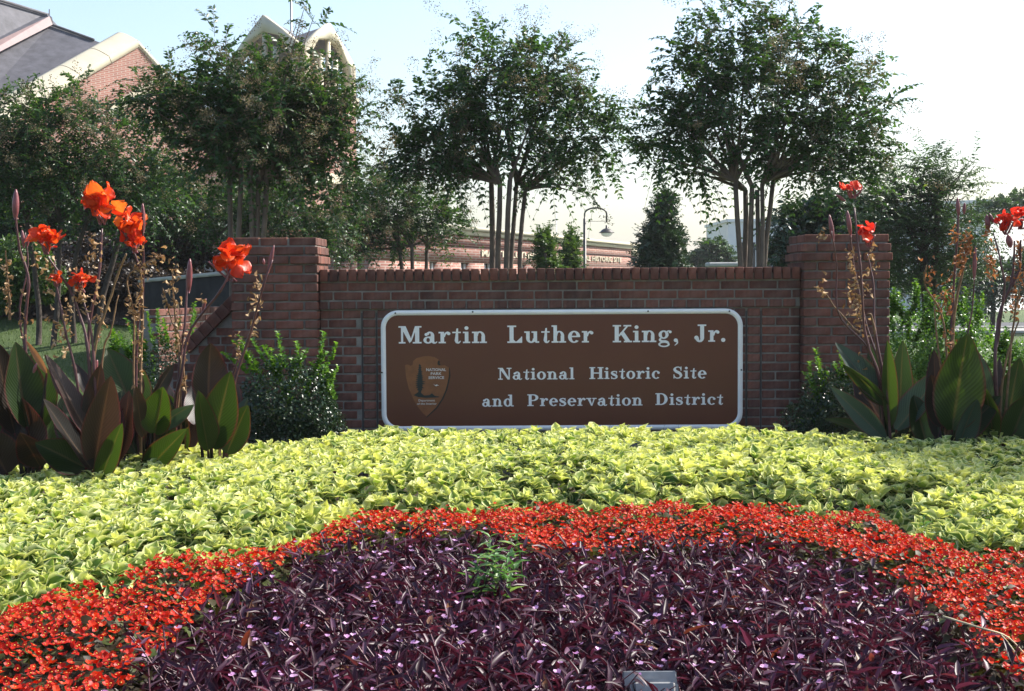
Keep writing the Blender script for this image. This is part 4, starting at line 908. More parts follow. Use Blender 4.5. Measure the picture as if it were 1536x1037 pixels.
# a few runners wander into the begonias
xe = np.concatenate([r.uniform(-2.3, -1.4, 26), r.uniform(1.4, 2.6, 30), r.uniform(-1.3, 1.6, 40)]); ye = yb(xe, pr) + r.uniform(0, .38, len(xe)); x = np.concatenate([x, xe]); y = np.concatenate([y, ye])
n = len(x); tp = .25 + .03 * np.clip(fdist(x, y, pr) / .5, 0, 1) + .05 * wob(x, y, 6, 23) + .03 * wob(x, y, 15, 24); hgt = tp * r.uniform(.8, 1.25, n)
dirn = norm(np.stack([r.normal(0, .55, n), r.normal(-.15, .5, n), np.full(n, .9)], -1)); root = np.stack([x, y, np.maximum(tp - .22, .02)], -1); Ls = (hgt - root[:, 2]) * 1.15
side = norm(np.cross(dirn, r.normal(0, 1, (n, 3))))
hue = np.clip(r.normal(.4, .2, n), 0, 1); K = 9
for q in range(K):
    tq = (q + .5) / K * 1.05; pos = root + dirn * (Ls * tq)[:, None] + np.stack([dirn[:, 0] * Ls * tq ** 2 * .4, dirn[:, 1] * Ls * tq ** 2 * .4, 0 * Ls], -1)
    a = q * 2.4 + r.normal(0, .4, n); s2 = np.cross(dirn, side); ld = side * np.cos(a)[:, None] + s2 * np.sin(a)[:, None]
    ax = ld * .8 + dirn * r.uniform(.15, .9, n)[:, None]; ln_ = r.uniform(.06, .115, n) * (1 if q < K - 1 else .8)
    g.inst(PHL, frames(ax, dirn - ld * .3 + r.normal(0, .25, (n, 3)), ln_, r.uniform(.013, .022, n)), pos, np.clip(hue + r.normal(0, .18, n), 0, 1))
tq = np.array([0, .5, 1.05]); pt = root[:, None] + dirn[:, None] * (Ls[:, None] * tq)[..., None] + np.stack([dirn[:, None, 0] * Ls[:, None] * tq ** 2 * .4, dirn[:, None, 1] * Ls[:, None] * tq ** 2 * .4, 0 * tq * Ls[:, None]], -1)
off = np.array([[1, 0, 0], [-.5, .87, 0], [-.5, -.87, 0]]) * .0032; V = pt[:, :, None] + off[None, None]
F = np.array([[i * 3 + j, i * 3 + (j + 1) % 3, i * 3 + 3 + (j + 1) % 3, i * 3 + 3 + j] for i in range(2) for j in range(3)]); g.add(V.reshape(-1, 3), (F[None] + (np.arange(n) * 9)[:, None, None]).reshape(-1, 4), 1, rnd=np.repeat(r.random(n), 9))
k = r.random(n) < .22; tip = pt[k, 2] + np.array([0, 0, .012]); m_ = k.sum()
for q in range(3):
    a = r.uniform(0, 6.28, m_) * 0 + q * 2.09 + r.normal(0, .3, m_); ax = np.stack([np.cos(a), np.sin(a), r.uniform(.2, .8, m_)], -1); sz = r.uniform(.011, .019, m_)
    g.inst(PET, frames(ax, np.tile([0, 0, 1.], (m_, 1)) + r.normal(0, .3, (m_, 3)), sz, sz * 1.1), tip, r.random(m_), 2)
stuff(g.build('purple_heart_bedding', [PURP, PSTEM, PINK]), 'large mass of dark purple foliage with tiny pink flowers', 'bedding plants')

# ------------------------------------------------------------------ shrubs
BOX = leafmat('boxwood_leaf', [(0, (.012, .032, .014)), (.6, (.022, .05, .018)), (1, (.045, .085, .025))], trans=.2, rough=.3, spec=.55)
SHOOT = leafmat('boxwood_shoot', [(0, (.06, .15, .02)), (.6, (.10, .23, .03)), (1, (.20, .34, .06))], trans=.45, rough=.25, spec=.7)
BL = leaf_simple(.3, .08, .5)
def shrub(label, d, blobs, n, shoots, seed, leaf=.022, lm=BOX, dens_shoot=14, group='boxwood shrubs round the sign'):
    r = np.random.default_rng(seed); B = px_blobs(blobs, d); c0 = B[0]; zg = float(gz(c0[0], c0[1]))
    root = thing('boxwood_shrub', label, 'shrub', (c0[0], c0[1], zg), group)
    g = Geo()
    for b in B:
        for q in range(5):
            e_ = np.array(b[:3]) + r.normal(0, .4, 3) * np.array(b[3:6]); s0 = np.array([c0[0], c0[1], zg - .03]) + r.normal(0, .02, 3) * np.array([1, 1, 0]); g.tube([s0, (s0 + e_) / 2 + r.normal(0, .03, 3), e_], [.012, .008, .004], 5, cap=False)
    g.build('stem', DBARK, root)
    n = int(n * 2.2); p0, dn, bb = spread(B, n, r, (.6, 1.05)); k = p0[:, 2] > zg + .02; p0, dn = p0[k], dn[k]; n = len(p0)
    p0 = p0 + (dn * (.08 * wob(p0[:, 0] * 3, p0[:, 2] * 3 + p0[:, 1] * 2, 6, seed))[:, None])
    ax = norm(dn * .6 + r.normal(0, .7, (n, 3))); nn_ = norm(dn + np.array([0, 0, .5]) + r.normal(0, .5, (n, 3))); sz = leaf * r.uniform(.7, 1.3, n)
    g = Geo(); g.inst(BL, frames(ax, nn_, sz, sz * .8), p0, np.clip(r.normal(.45, .22, n), 0, 1)); o_ = g.build('foliage', lm, root); o_['kind'] = 'stuff'
    if shoots:
        g = Geo(); gs = Geo()
        for (bx, by, tx, ty) in shoots:
            q0 = np.array(P(bx, by, d - .02)); q1 = np.array(P(tx, ty, d + r.uniform(-.1, .1))); L_ = np.linalg.norm(q1 - q0); m_ = max(6, int(L_ / .011)); tt = np.linspace(0, 1, m_)
            axs = norm((q1 - q0)[None])[0]; pts = q0 + (q1 - q0) * tt[:, None] + np.array([.02, 0, 0]) * np.sin(tt * 2.2)[:, None] * r.normal(); gs.tube(pts[::3] if len(pts[::3]) > 1 else pts, .0022, 4, cap=False)
            for sg in (0, 1, 2):
                a = r.uniform(0, 6.28, m_); hd_ = np.stack([np.cos(a), np.sin(a), 0 * a], -1); ax = hd_ * .9 + axs * .6; sz = leaf * r.uniform(1.5, 2.4, m_) * (1 - .3 * tt); g.inst(BL, frames(ax, axs[None] + hd_ * -.4 + r.normal(0, .2, (m_, 3)), sz, sz * .72), pts, np.clip(r.normal(.5, .2, m_) + .2 * tt, 0, 1))
        o_ = g.build('young_shoots', SHOOT, root); o_['kind'] = 'stuff'; gs.build('shoot_stems', SHOOT, root)
    return root
def auto_shoots(r, x0, x1, y0, y1, n, lo=25, hi=60):
    out_ = []
    for i in range(n):
        x = r.uniform(x0, x1); y = r.uniform(y0, y1); out_.append((x, y, x + r.normal(0, 9), y - r.uniform(lo, hi)))
    return out_
rr_ = np.random.default_rng(8)
shrub('glossy dark boxwood mound with bright shoots before the left pillar', 9.75, [(435, 605, 72, 66), (405, 635, 58, 48), (470, 635, 46, 44), (435, 665, 64, 50)], 6500,
      auto_shoots(np.random.default_rng(4), 375, 495, 560, 610, 16, 20, 45) + [(395, 570, 360, 505), (420, 560, 398, 520), (430, 555, 420, 500), (445, 560, 440, 515), (470, 570, 482, 500), (480, 575, 500, 515), (488, 590, 460, 545), (492, 600, 512, 550), (500, 600, 505, 580), (410, 560, 380, 510), (440, 555, 455, 525), (472, 565, 495, 530), (384, 560, 345, 512), (375, 560, 333, 530)], 101)
shrub('boxwood mound behind the left cannas near the lawn', 11.6, [(255, 565, 55, 50), (230, 600, 50, 55), (290, 590, 48, 50), (260, 630, 60, 45)], 4200,
      [(235, 530, 225, 470), (250, 525, 245, 480), (215, 540, 190, 480), (265, 530, 275, 480), (280, 540, 290, 470), (200, 560, 180, 500), (225, 590, 228, 535), (245, 520, 240, 465), (210, 545, 205, 490), (285, 520, 292, 455), (205, 540, 175, 495), (300, 545, 335, 505)] + auto_shoots(rr_, 165, 225, 520, 560, 12, 20, 45), 103)
shrub('upright boxwood with bright tips left of the right cannas', 9.8, [(1245, 615, 46, 55), (1225, 640, 45, 44), (1275, 600, 38, 50), (1250, 660, 56, 40)], 4600,
      [(1235, 600, 1222, 525), (1228, 605, 1218, 545), (1245, 600, 1232, 540), (1238, 615, 1205, 560), (1265, 570, 1262, 530), (1275, 570, 1270, 540), (1280, 560, 1290, 535), (1222, 640, 1215, 590), (1250, 650, 1247, 620), (1258, 655, 1252, 625), (1232, 620, 1240, 560), (1205, 650, 1198, 630), (1270, 580, 1258, 545)], 105)
shrub('bright green sunlit boxwood behind the right cannas beside the pillar', 11.8, [(1375, 520, 52, 62), (1430, 510, 52, 60), (1350, 560, 45, 55), (1465, 540, 40, 52), (1400, 580, 85, 50)], 5200,
      auto_shoots(rr_, 1335, 1470, 465, 520, 34, 25, 55) + auto_shoots(rr_, 1340, 1470, 520, 590, 26, 20, 40), 107, .024, SHOOT)
shrub('bright green boxwood at the right edge behind the cannas', 11.5, [(1520, 560, 45, 45), (1555, 550, 40, 45), (1500, 600, 45, 40)], 2600, auto_shoots(rr_, 1490, 1540, 520, 560, 12, 20, 40), 109, .024, SHOOT)
shrub('leafy green shrub under the tree at the left edge', 17.5, [(30, 400, 48, 45), (55, 420, 40, 35), (10, 430, 45, 40)], 3000, [], 111, .05, LIGHTG)
DSHR = leafmat('dark_purple_leaf', [(0, (.02, .012, .01)), (1, (.06, .04, .025))], trans=.2, rough=.4)
for i, (px, dd, lb_) in enumerate(((110, 18.2, 'low dark bronze shrub under the left trees, nearest the lawn corner'), (200, 18, 'low dark bronze shrub on the mulch in line with the second orange bloom'), (285, 17.6, 'low dark bronze shrub on the mulch against the grey wall'), (20, 18.6, 'low dark bronze shrub on the mulch at the left edge'), (70, 19.5, 'dark bronze shrub deeper under the left trees behind the leafy green one'), (165, 20.5, 'dark bronze shrub before the pale stone ledge'), (250, 20, 'dark bronze shrub just above the grey wall end'))):
    yy = 420 + (1.5 - float(gz(P(px, 420, dd).x, P(px, 420, dd).y)) - .25) / dd * FPX
    shrub(lb_, dd, [(px, yy - 4, 52, 30), (px + 34, yy + 4, 40, 24), (px - 34, yy + 3, 40, 24)], 2000, [], 120 + i, .05, DSHR, group='dark low shrubs on the mulch')

# ------------------------------------------------------------------ cannas
def cl(name, stops, **k): return leafmat(name, stops, veins=(120, .35, .2), edge=(.10, .025, .03), edge_at=(.86, .99), rough=.38, spec=.4, **k)
CG_ = cl('canna_green', [(0, (.018, .036, .012)), (.5, (.028, .055, .014)), (1, (.055, .10, .016))], trans=.4, tcol=(1.2, 1.2, .4))
CP_ = cl('canna_bronze', [(0, (.018, .016, .013)), (.5, (.030, .022, .018)), (1, (.052, .034, .028))], trans=.28, tcol=(1.5, .85, .5))
CB_ = cl('canna_blue_green', [(0, (.03, .06, .045)), (1, (.06, .10, .075))], trans=.22)
CSTEM = plain('canna_stem', (.085, .03, .032), .45, .4, 18, bstr=.2); CDRY = plain('canna_dry_stem', (.20, .115, .055), .8, .4, 25, bstr=.3)
CBUD = plain('canna_bud', (.19, .055, .06), .4, .3, 20, bstr=.2)
ORANGE = leafmat('canna_petal_orange', [(0, (.60, .035, .010)), (.6, (.76, .075, .015)), (1, (.85, .18, .03))], trans=.45, tcol=(1.15, 1, .7), rough=.45)
RED = leafmat('canna_petal_red', [(0, (.60, .03, .018)), (.7, (.75, .06, .03)), (1, (.8, .14, .07))], trans=.45, tcol=(1.15, .9, .8), rough=.45)
DRY = leafmat('canna_dry_petal', [(0, (.24, .13, .05)), (.5, (.40, .25, .12)), (1, (.58, .43, .26))], trans=.3, tcol=(1.1, 1, .8), rough=.7)
DRYO = leafmat('canna_dry_leaf', [(0, (.26, .10, .035)), (1, (.42, .21, .09))], trans=.35, tcol=(1.2, 1, .7), rough=.7)
def canna_leaf(root, B, T, W, mt, r, yaw=0.0, fold=.25, bow=.08, roll=0.0):
    B = np.array(B); T = np.array(T); L_ = np.linalg.norm(T - B); ax = (T - B) / L_
    to = np.array(CAM) - (B + T) / 2; to /= np.linalg.norm(to); n0 = to - (to @ ax) * ax; n0 /= np.linalg.norm(n0); s0 = np.cross(ax, n0)
    n_ = n0 * math.cos(yaw) + s0 * math.sin(yaw); s_ = np.cross(ax, n_)
    nu, nv = 15, 9; V = []; U = []; W_ = []
    for i in range(nu):
        t = i / (nu - 1); w = W * .5 * (math.sin(math.pi * min(1, t ** .85 * .97 + .03)) ** .75 * (1 - .25 * t) + .02) if t < .999 else .002
        c = B + ax * L_ * t + n_ * (-bow * L_ * 4 * t * (1 - t) * .5 - bow * L_ * t * t) + np.array([0, 0, -1.]) * bow * L_ * .5 * t ** 3
        for j in range(nv):
            q = j / (nv - 1) * 2 - 1
            f = fold * abs(q) ** 1.3 * w * (1.2 - .5 * t) + .10 * math.sin(t * 9 + (2.2 if q > 0 else 0) + W * 90) * q * q * w + roll * q * q * w
            V.append(c + s_ * q * w * math.cos(fold * .5) + n_ * f); U.append(abs(q)); W_.append(t)
    F = [[i * nv + j, i * nv + j + 1, (i + 1) * nv + j + 1, (i + 1) * nv + j] for i in range(nu - 1) for j in range(nv - 1)]
    g = Geo(); g.add(V, F, 0, np.array(U), np.array(W_), float(np.clip(r.normal(.5, .25), 0, 1))); return g.build('leaf', mt, root, smooth=True)
def bez(pts, n=14):
    pts = np.array(pts, float); k = len(pts); tt = np.linspace(0, k - 1, n); i = np.minimum(tt.astype(int), k - 2); u = (tt - i)[:, None]
    a_ = lambda j: pts[np.clip(j, 0, k - 1)]
    a, b, c_, d_ = a_(i - 1), a_(i), a_(i + 1), a_(i + 2)
    return .5 * (2 * b + (c_ - a) * u + (2 * a - 5 * b + 4 * c_ - d_) * u ** 2 + (3 * b - a - 3 * c_ + d_) * u ** 3)
def petal_tpl(r):
    nu, nv = 7, 7; V = []; U = []; W_ = []; ph = r.uniform(0, 6)
    for i in range(nu):
        t = i / (nu - 1); w = .5 * math.sin(math.pi * (.12 + .80 * t)) ** .8
        for j in range(nv):
            q = j / (nv - 1) * 2 - 1; V.append([q * w, t * (1 - .12 * q * q), (.28 * q * q * w + .13 * math.sin(q * 8 + ph + t * 4) * t) + .25 * t * t * -1 + .04 * math.sin(t * 9 + ph)]); U.append(abs(q)); W_.append(t)
    F = []
    for i in range(nu - 1):
        for j in range(nv - 1): a, b = i * nv + j, (i + 1) * nv + j; F += [[a, a + 1, b + 1], [a, b + 1, b]]
    return np.array(V), np.array(F), np.array(U), np.array(W_)
def bloom(root, c, size, mt, r, n=11):
    n = int(n * 2.4)
    """cluster of big ruffled canna petals"""
    g = Geo(); c = np.array(c)
    for q in range(n):
        d = norm(r.normal(0, 1, 3) * np.array([1, 1, .75]) + np.array([0, -.25, .35])); o_ = c + d * size * r.uniform(.0, .12) + np.array([r.normal(0, .2), r.normal(0, .16), r.normal(0, .15)]) * size
        ln_ = size * r.uniform(.34, .52); g.inst(petal_tpl(r), frames(d[None], r.normal(0, 1, (1, 3)), np.array([ln_]), np.array([ln_ * r.uniform(.85, 1.2)])), o_[None], np.array([np.clip(r.normal(.5, .3), 0, 1)]))
    return g.build('flower', mt, root, smooth=True)
def dried(root, pts_list, r, sc=1.0, mt=None):
    g = Geo(); tp = leaf_grid([0, .3, .7, 1], [.3, .7, .6, .2], cols=(-1, 0, 1), cup=.8, droop=.5)
    for (c, spread_, n) in pts_list:
        pos = np.array(c) + r.normal(0, 1, (n, 3)) * np.array(spread_); sz = r.uniform(.012, .034, n) * sc
        g.inst(tp, frames(r.normal(0, 1, (n, 3)) + np.array([0, 0, -.6]), r.normal(0, 1, (n, 3)), sz, sz * r.uniform(.4, .8, n)), pos, r.random(n))
    o_ = g.build('dried_flowers', mt or DRY, root); o_['kind'] = 'stuff'; return o_
def canna(label, d, base, leaves, stems, flowers, buds, dry, seed, fl_mat, foliage_stems=2):
    """leaves: (bx,by,tx,ty,wpx,mat,yaw,depth offset) in photo pixels at depth d"""
    r = np.random.default_rng(seed); b = P(base[0], base[1], d); zg = float(bedz(np.array([b.x]), np.array([b.y]))[0]) - .03
    root = thing('canna_plant', label, 'canna', (b.x, b.y, zg + .03), 'canna lilies'); k = d / FPX
    g = Geo()
    for (bx, by, tx, ty, w, mt, yaw, dd) in leaves:
        B = P(bx, by, d + dd * .3); T = P(tx, ty, d + dd); canna_leaf(root, B, T, w * k * (1.12 if d < 8.9 else 1.0), mt, r, yaw + r.normal(0, .15), r.uniform(.2, .6), r.uniform(.03, .16))
        s0 = np.array([b.x + r.normal(0, .02), b.y + r.normal(0, .02), zg]); B = np.array(B); g.tube(bez([s0, s0 * .45 + B * .55 + np.array([0, 0, .03]), B]), np.linspace(.017, .007, 14), 6, cap=False)
    g.build('leaf_stalk', CG_ if d > 8.9 else CP_, root, smooth=True)
    for (pts, rad, mt) in stems:
        dds = np.cumsum(r.normal(0, .03, len(pts))); q = [P(x, y, d + dds[i]) for i, (x, y) in enumerate(pts)]
        if pts[0][1] > 520: q = [Vector((b.x + r.normal(0, .03), b.y + r.normal(0, .03), zg))] + q
        g = Geo(); pp = bez([tuple(x) for x in q], 22); pp += np.cumsum(r.normal(0, .0016, pp.shape), 0)
        rd = np.linspace(rad * 1.25, rad * .6, 22) * (1 + .25 * (np.arange(22) % 5 == 2)); g.tube(pp, rd, 6); g.build('stem', mt, root, smooth=True)
    for (x, y, s, n) in flowers:
        bloom(root, P(x, y, d - .03), s * k * 1.05, fl_mat, r, n)
        g = Geo()      # sepals and tubes under the bloom
        for q in range(6):
            a_ = np.array(P(x + r.normal(0, s * .1), y + s * .75, d)); e_ = np.array(P(x + r.normal(0, s * .28), y + s * .1, d + r.normal(0, .02))); g.tube(bez([a_, (a_ + e_) / 2 + r.normal(0, .006, 3), e_], 6), [.004, .006, .007, .007, .006, .004], 5)
        g.build('sepals', CBUD, root, smooth=True)
    for (x0, y0, x1, y1, w) in buds:
        a_ = np.array(P(x0, y0, d)); e_ = np.array(P(x1, y1, d)); tt = np.linspace(0, 1, 10); g = Geo(); g.tube(a_ + (e_ - a_) * tt[:, None], w * k * .5 * np.sin(np.pi * (tt * .93 + .05)) ** .7 + .0006, 8); g.build('bud', CBUD, root, smooth=True)
    if dry: dried(root, [(P(x, y, d + r.normal(0, .02)), (sx * k * .6, .012, sy * k), int(n * 1.2)) for (x, y, sx, sy, n) in dry], r, 1.0, DRY if base[0] < 1400 else DRYO)
    return root
S, D_ = CSTEM, CDRY
rb = np.random.default_rng(99)
def extra(x0, x1, y0, y1, n, mats):
    out_ = []
    for i in range(n):
        x = rb.uniform(x0, x1); lean = rb.normal(0, 22); hgt = rb.uniform(70, 120); out_.append((x, y0, x + lean, max(y1, y0 - hgt), rb.uniform(36, 58), mats[i % len(mats)], rb.normal(0, .5), rb.uniform(.05, .3)))
    return out_
canna('bronze canna at the left edge with a tall closed purple bud spike', 8.25, (40, 700),
      [(40, 640, 30, 508, 66, CG_, .25, -.1), (66, 640, 42, 520, 60, CG_, -.2, .1), (22, 650, 5, 505, 58, CP_, .6, -.15), (30, 690, -20, 570, 80, CG_, .1, .1), (50, 700, 20, 590, 75, CP_, -.3, -.1), (60, 700, 30, 650, 42, CP_, -.5, -.3), (70, 560, 38, 508, 10, DRYO, .2, 0), (80, 690, 62, 590, 60, CG_, .2, .25), (10, 710, -30, 640, 70, CP_, .1, -.2)] + extra(20, 80, 690, 560, 4, (CG_, CP_)),
      [([(40, 640), (38, 500), (42, 420), (30, 380), (23, 310)], .011, S), ([(40, 560), (30, 470), (42, 400), (38, 350)], .007, S), ([(15, 480), (14, 430), (10, 380)], .007, D_)],
      [], [(23, 330, 24, 284, 10), (36, 372, 33, 345, 6), (41, 370, 42, 352, 5)], [(12, 440, 6, 16, 26), (38, 480, 5, 20, 14), (10, 400, 8, 8, 16)], 201, ORANGE)
canna('front bronze canna with upright ribbed leaves and three orange flower heads', 8.0, (147, 720),
      [(138, 662, 74, 528, 40, CP_, .9, -.15), (134, 640, 146, 543, 34, CP_, -.5, -.1), (142, 695, 166, 563, 56, CP_, .35, -.2), (150, 722, 178, 635, 34, CG_, -.4, -.25), (138, 705, 72, 592, 44, CP_, 1.0, -.3), (128, 702, 54, 660, 54, CG_, .2, -.15), (115, 610, 62, 530, 26, CP_, -.9, .1), (130, 680, 95, 570, 70, CG_, .1, .2), (160, 690, 205, 600, 50, CP_, .5, .15), (140, 600, 112, 540, 20, CP_, .2, .1)] + extra(90, 190, 690, 570, 6, (CG_, CG_, CP_)),
      [([(140, 640), (133, 500), (148, 420), (152, 345)], .011, S), ([(135, 560), (118, 470), (95, 420), (72, 385)], .009, S), ([(138, 540), (125, 470), (108, 425)], .008, S), ([(138, 600), (142, 520), (170, 430), (188, 380)], .009, D_), ([(120, 600), (100, 500), (88, 430), (85, 390)], .008, S), ([(150, 560), (165, 490), (175, 440)], .006, D_)],
      [(151, 303, 46, 18), (69, 358, 32, 12), (84, 418, 16, 6), (122, 420, 26, 9)], [(140, 560, 146, 540, 7), (50, 560, 55, 545, 5)],
      [(120, 440, 12, 16, 40), (100, 480, 8, 30, 40), (140, 370, 8, 18, 26), (78, 420, 8, 16, 24), (90, 500, 12, 20, 26), (150, 460, 10, 22, 30), (62, 395, 14, 14, 14)], 203, ORANGE)
canna('bronze and green canna with orange bloom and round backlit leaf', 8.3, (215, 705),
      [(198, 612, 160, 512, 62, CG_, .15, .1), (215, 655, 208, 578, 28, CP_, .5, -.25), (232, 650, 240, 580, 50, CG_, -.05, -.2), (218, 708, 277, 642, 40, CG_, -.2, -.3), (238, 640, 290, 608, 30, CB_, .5, -.1), (205, 640, 196, 530, 60, CG_, -.35, .2), (190, 650, 160, 600, 55, CP_, .2, .1), (228, 600, 262, 545, 28, CP_, .8, .1), (205, 680, 175, 620, 50, CG_, .3, .0), (222, 690, 240, 630, 40, CP_, .2, .15)] + extra(190, 260, 690, 570, 4, (CG_, CP_)),
      [([(205, 620), (208, 500), (214, 420), (198, 370)], .010, S), ([(210, 560), (212, 470), (206, 400)], .008, D_), ([(200, 600), (200, 480), (190, 420), (215, 400), (245, 385)], .006, D_), ([(212, 500), (216, 420), (215, 340), (214, 310)], .007, S)],
      [(195, 340, 40, 14), (203, 362, 24, 7)], [(215, 350, 214, 305, 7)],
      [(208, 430, 6, 34, 44), (205, 490, 6, 20, 24), (240, 385, 10, 8, 14), (195, 460, 8, 14, 18), (208, 540, 5, 22, 16), (222, 400, 8, 10, 14)], 205, ORANGE)
canna('canna with dried stalks before the sloping coping', 8.75, (262, 690),
      [(262, 640, 248, 560, 36, CP_, .4, .1), (268, 650, 290, 575, 38, CP_, -.4, .1), (255, 660, 225, 600, 40, CG_, .2, .1)] + extra(250, 300, 680, 580, 4, (CG_, CP_)),
      [([(262, 620), (272, 560), (285, 500), (330, 440), (347, 405)], .010, S), ([(268, 570), (278, 480), (282, 420), (285, 390)], .009, S), ([(270, 560), (262, 470), (258, 410)], .006, D_), ([(280, 640), (276, 560), (277, 520)], .008, D_), ([(272, 540), (258, 480), (246, 430)], .006, D_)],
      [(345, 388, 46, 13)], [(283, 440, 285, 388, 9), (303, 468, 309, 448, 5)],
      [(263, 460, 6, 26, 30), (262, 405, 5, 10, 16), (250, 440, 6, 16, 20), (277, 560, 5, 24, 22), (268, 510, 10, 12, 24), (305, 450, 5, 5, 5)], 207, ORANGE)
canna('canna with a red-edged leaf and bud stalk in front of the left pillar', 8.55, (325, 690),
      [(312, 602, 318, 512, 56, CP_, .25, -.1), (318, 672, 345, 556, 58, CG_, -.1, -.2), (340, 680, 368, 605, 44, CG_, -.35, -.1), (312, 675, 300, 585, 40, CG_, .5, -.25), (352, 640, 366, 590, 30, CB_, -.8, .1), (330, 660, 360, 570, 45, CP_, .3, .15), (300, 640, 290, 570, 40, CP_, .2, .1)],
      [([(345, 620), (352, 570), (375, 500), (395, 430), (410, 385)], .009, S), ([(340, 600), (352, 550), (357, 520)], .006, S), ([(330, 660), (338, 600), (345, 560)], .006, D_)],
      [], [(402, 410, 411, 368, 6), (396, 398, 395, 388, 4), (405, 400, 407, 392, 4)], [(378, 490, 5, 20, 18), (388, 430, 5, 12, 14), (356, 515, 6, 14, 18), (385, 455, 4, 14, 10)], 209, ORANGE)
canna('right canna with pale arching leaves before the right pillar', 9.2, (1335, 668),
      [(1328, 660, 1250, 578, 36, CB_, .45, -.3), (1325, 605, 1256, 510, 50, CB_, .5, .0), (1332, 608, 1262, 548, 30, CG_, -.6, -.15), (1334, 640, 1333, 508, 30, CG_, .1, -.1), (1348, 665, 1356, 500, 44, CG_, .15, .05), (1345, 645, 1412, 540, 50, CB_, -.4, -.1), (1312, 648, 1246, 618, 20, CG_, .5, -.2), (1318, 640, 1265, 600, 16, CG_, -.3, -.1), (1318, 600, 1308, 510, 30, CG_, .3, .1), (1355, 668, 1345, 570, 60, CG_, .3, .2), (1370, 668, 1385, 590, 60, CG_, -.2, .15)] + extra(1320, 1410, 668, 505, 9, (CG_, CB_, CP_)),
      [([(1333, 630), (1318, 560), (1298, 500), (1290, 400), (1281, 310)], .010, S), ([(1320, 590), (1300, 520), (1258, 470), (1256, 400), (1246, 345)], .007, S), ([(1325, 580), (1300, 490), (1280, 400), (1273, 335)], .007, S), ([(1330, 600), (1312, 500), (1310, 430), (1300, 380)], .008, S), ([(1290, 500), (1262, 470), (1232, 428)], .005, D_), ([(1320, 560), (1308, 480), (1300, 470)], .009, D_)],
      [(1278, 280, 24, 6), (1304, 350, 28, 8)], [(1250, 362, 1244, 322, 7), (1276, 355, 1271, 316, 7), (1298, 360, 1314, 334, 6), (1268, 302, 1254, 292, 5)],
      [(1280, 440, 10, 22, 60), (1290, 470, 9, 16, 40), (1233, 352, 4, 8, 14), (1235, 430, 6, 10, 14), (1275, 390, 5, 14, 18), (1308, 385, 6, 14, 24), (1300, 420, 7, 14, 20), (1290, 560, 8, 16, 14)], 211, RED)
canna('right canna with a wide dark veined leaf and rusty dried blooms', 9.05, (1425, 668),
      [(1428, 645, 1453, 496, 84, CG_, .1, -.2), (1408, 660, 1405, 520, 44, CP_, .3, .05), (1432, 660, 1500, 590, 50, CG_, -.35, -.1), (1455, 640, 1446, 525, 46, CP_, -.5, .15), (1412, 640, 1398, 560, 40, CP_, .2, -.1), (1440, 665, 1470, 600, 44, CB_, .4, -.25), (1390, 668, 1372, 590, 55, CG_, .3, .1)],
      [([(1425, 640), (1428, 540), (1432, 440), (1438, 360), (1440, 310)], .010, S), ([(1428, 580), (1430, 480), (1445, 400), (1450, 370)], .009, D_), ([(1425, 600), (1415, 480), (1390, 430), (1392, 400)], .007, D_), ([(1430, 600), (1455, 480), (1462, 400)], .006, S), ([(1420, 620), (1410, 540), (1402, 460)], .007, D_)],
      [], [(1438, 325, 1436, 296, 6), (1446, 322, 1447, 304, 5), (1461, 420, 1463, 370, 6)],
      [(1450, 370, 9, 12, 60), (1440, 392, 7, 10, 40), (1432, 350, 5, 10, 14), (1395, 410, 8, 12, 20), (1420, 440, 10, 22, 40), (1425, 520, 8, 16, 26), (1412, 460, 9, 12, 20)], 213, RED)
canna('right-edge canna carrying an open red bloom', 9.1, (1500, 665),
      [(1478, 640, 1458, 515, 52, CB_, -.2, .0), (1508, 655, 1530, 530, 50, CG_, .2, -.1), (1490, 662, 1470, 580, 44, CG_, -.4, -.2), (1495, 620, 1508, 530, 30, CP_, .6, .1), (1515, 665, 1545, 590, 60, CG_, .1, -.15), (1485, 665, 1500, 600, 50, CG_, -.1, .15), (1530, 665, 1560, 560, 60, CG_, .2, .1), (1475, 668, 1448, 610, 40, CP_, .4, .1)] + extra(1440, 1540, 668, 500, 10, (CG_, CG_, CP_)),
      [([(1497, 640), (1492, 540), (1500, 470), (1518, 420), (1522, 360)], .011, S), ([(1495, 520), (1508, 440), (1502, 390), (1492, 350)], .007, S), ([(1510, 620), (1520, 500), (1530, 430)], .008, D_), ([(1500, 600), (1510, 540), (1528, 480)], .008, D_), ([(1518, 430), (1532, 400), (1536, 360)], .010, S)],
      [(1508, 330, 30, 8), (1532, 325, 26, 7)], [(1483, 345, 1480, 322, 8), (1490, 335, 1484, 320, 5), (1516, 372, 1512, 352, 10)],
      [(1485, 390, 6, 14, 30), (1525, 430, 10, 16, 40), (1530, 380, 6, 12, 20), (1490, 410, 5, 10, 14), (1480, 345, 5, 6, 10), (1525, 460, 8, 12, 20)], 215, RED)
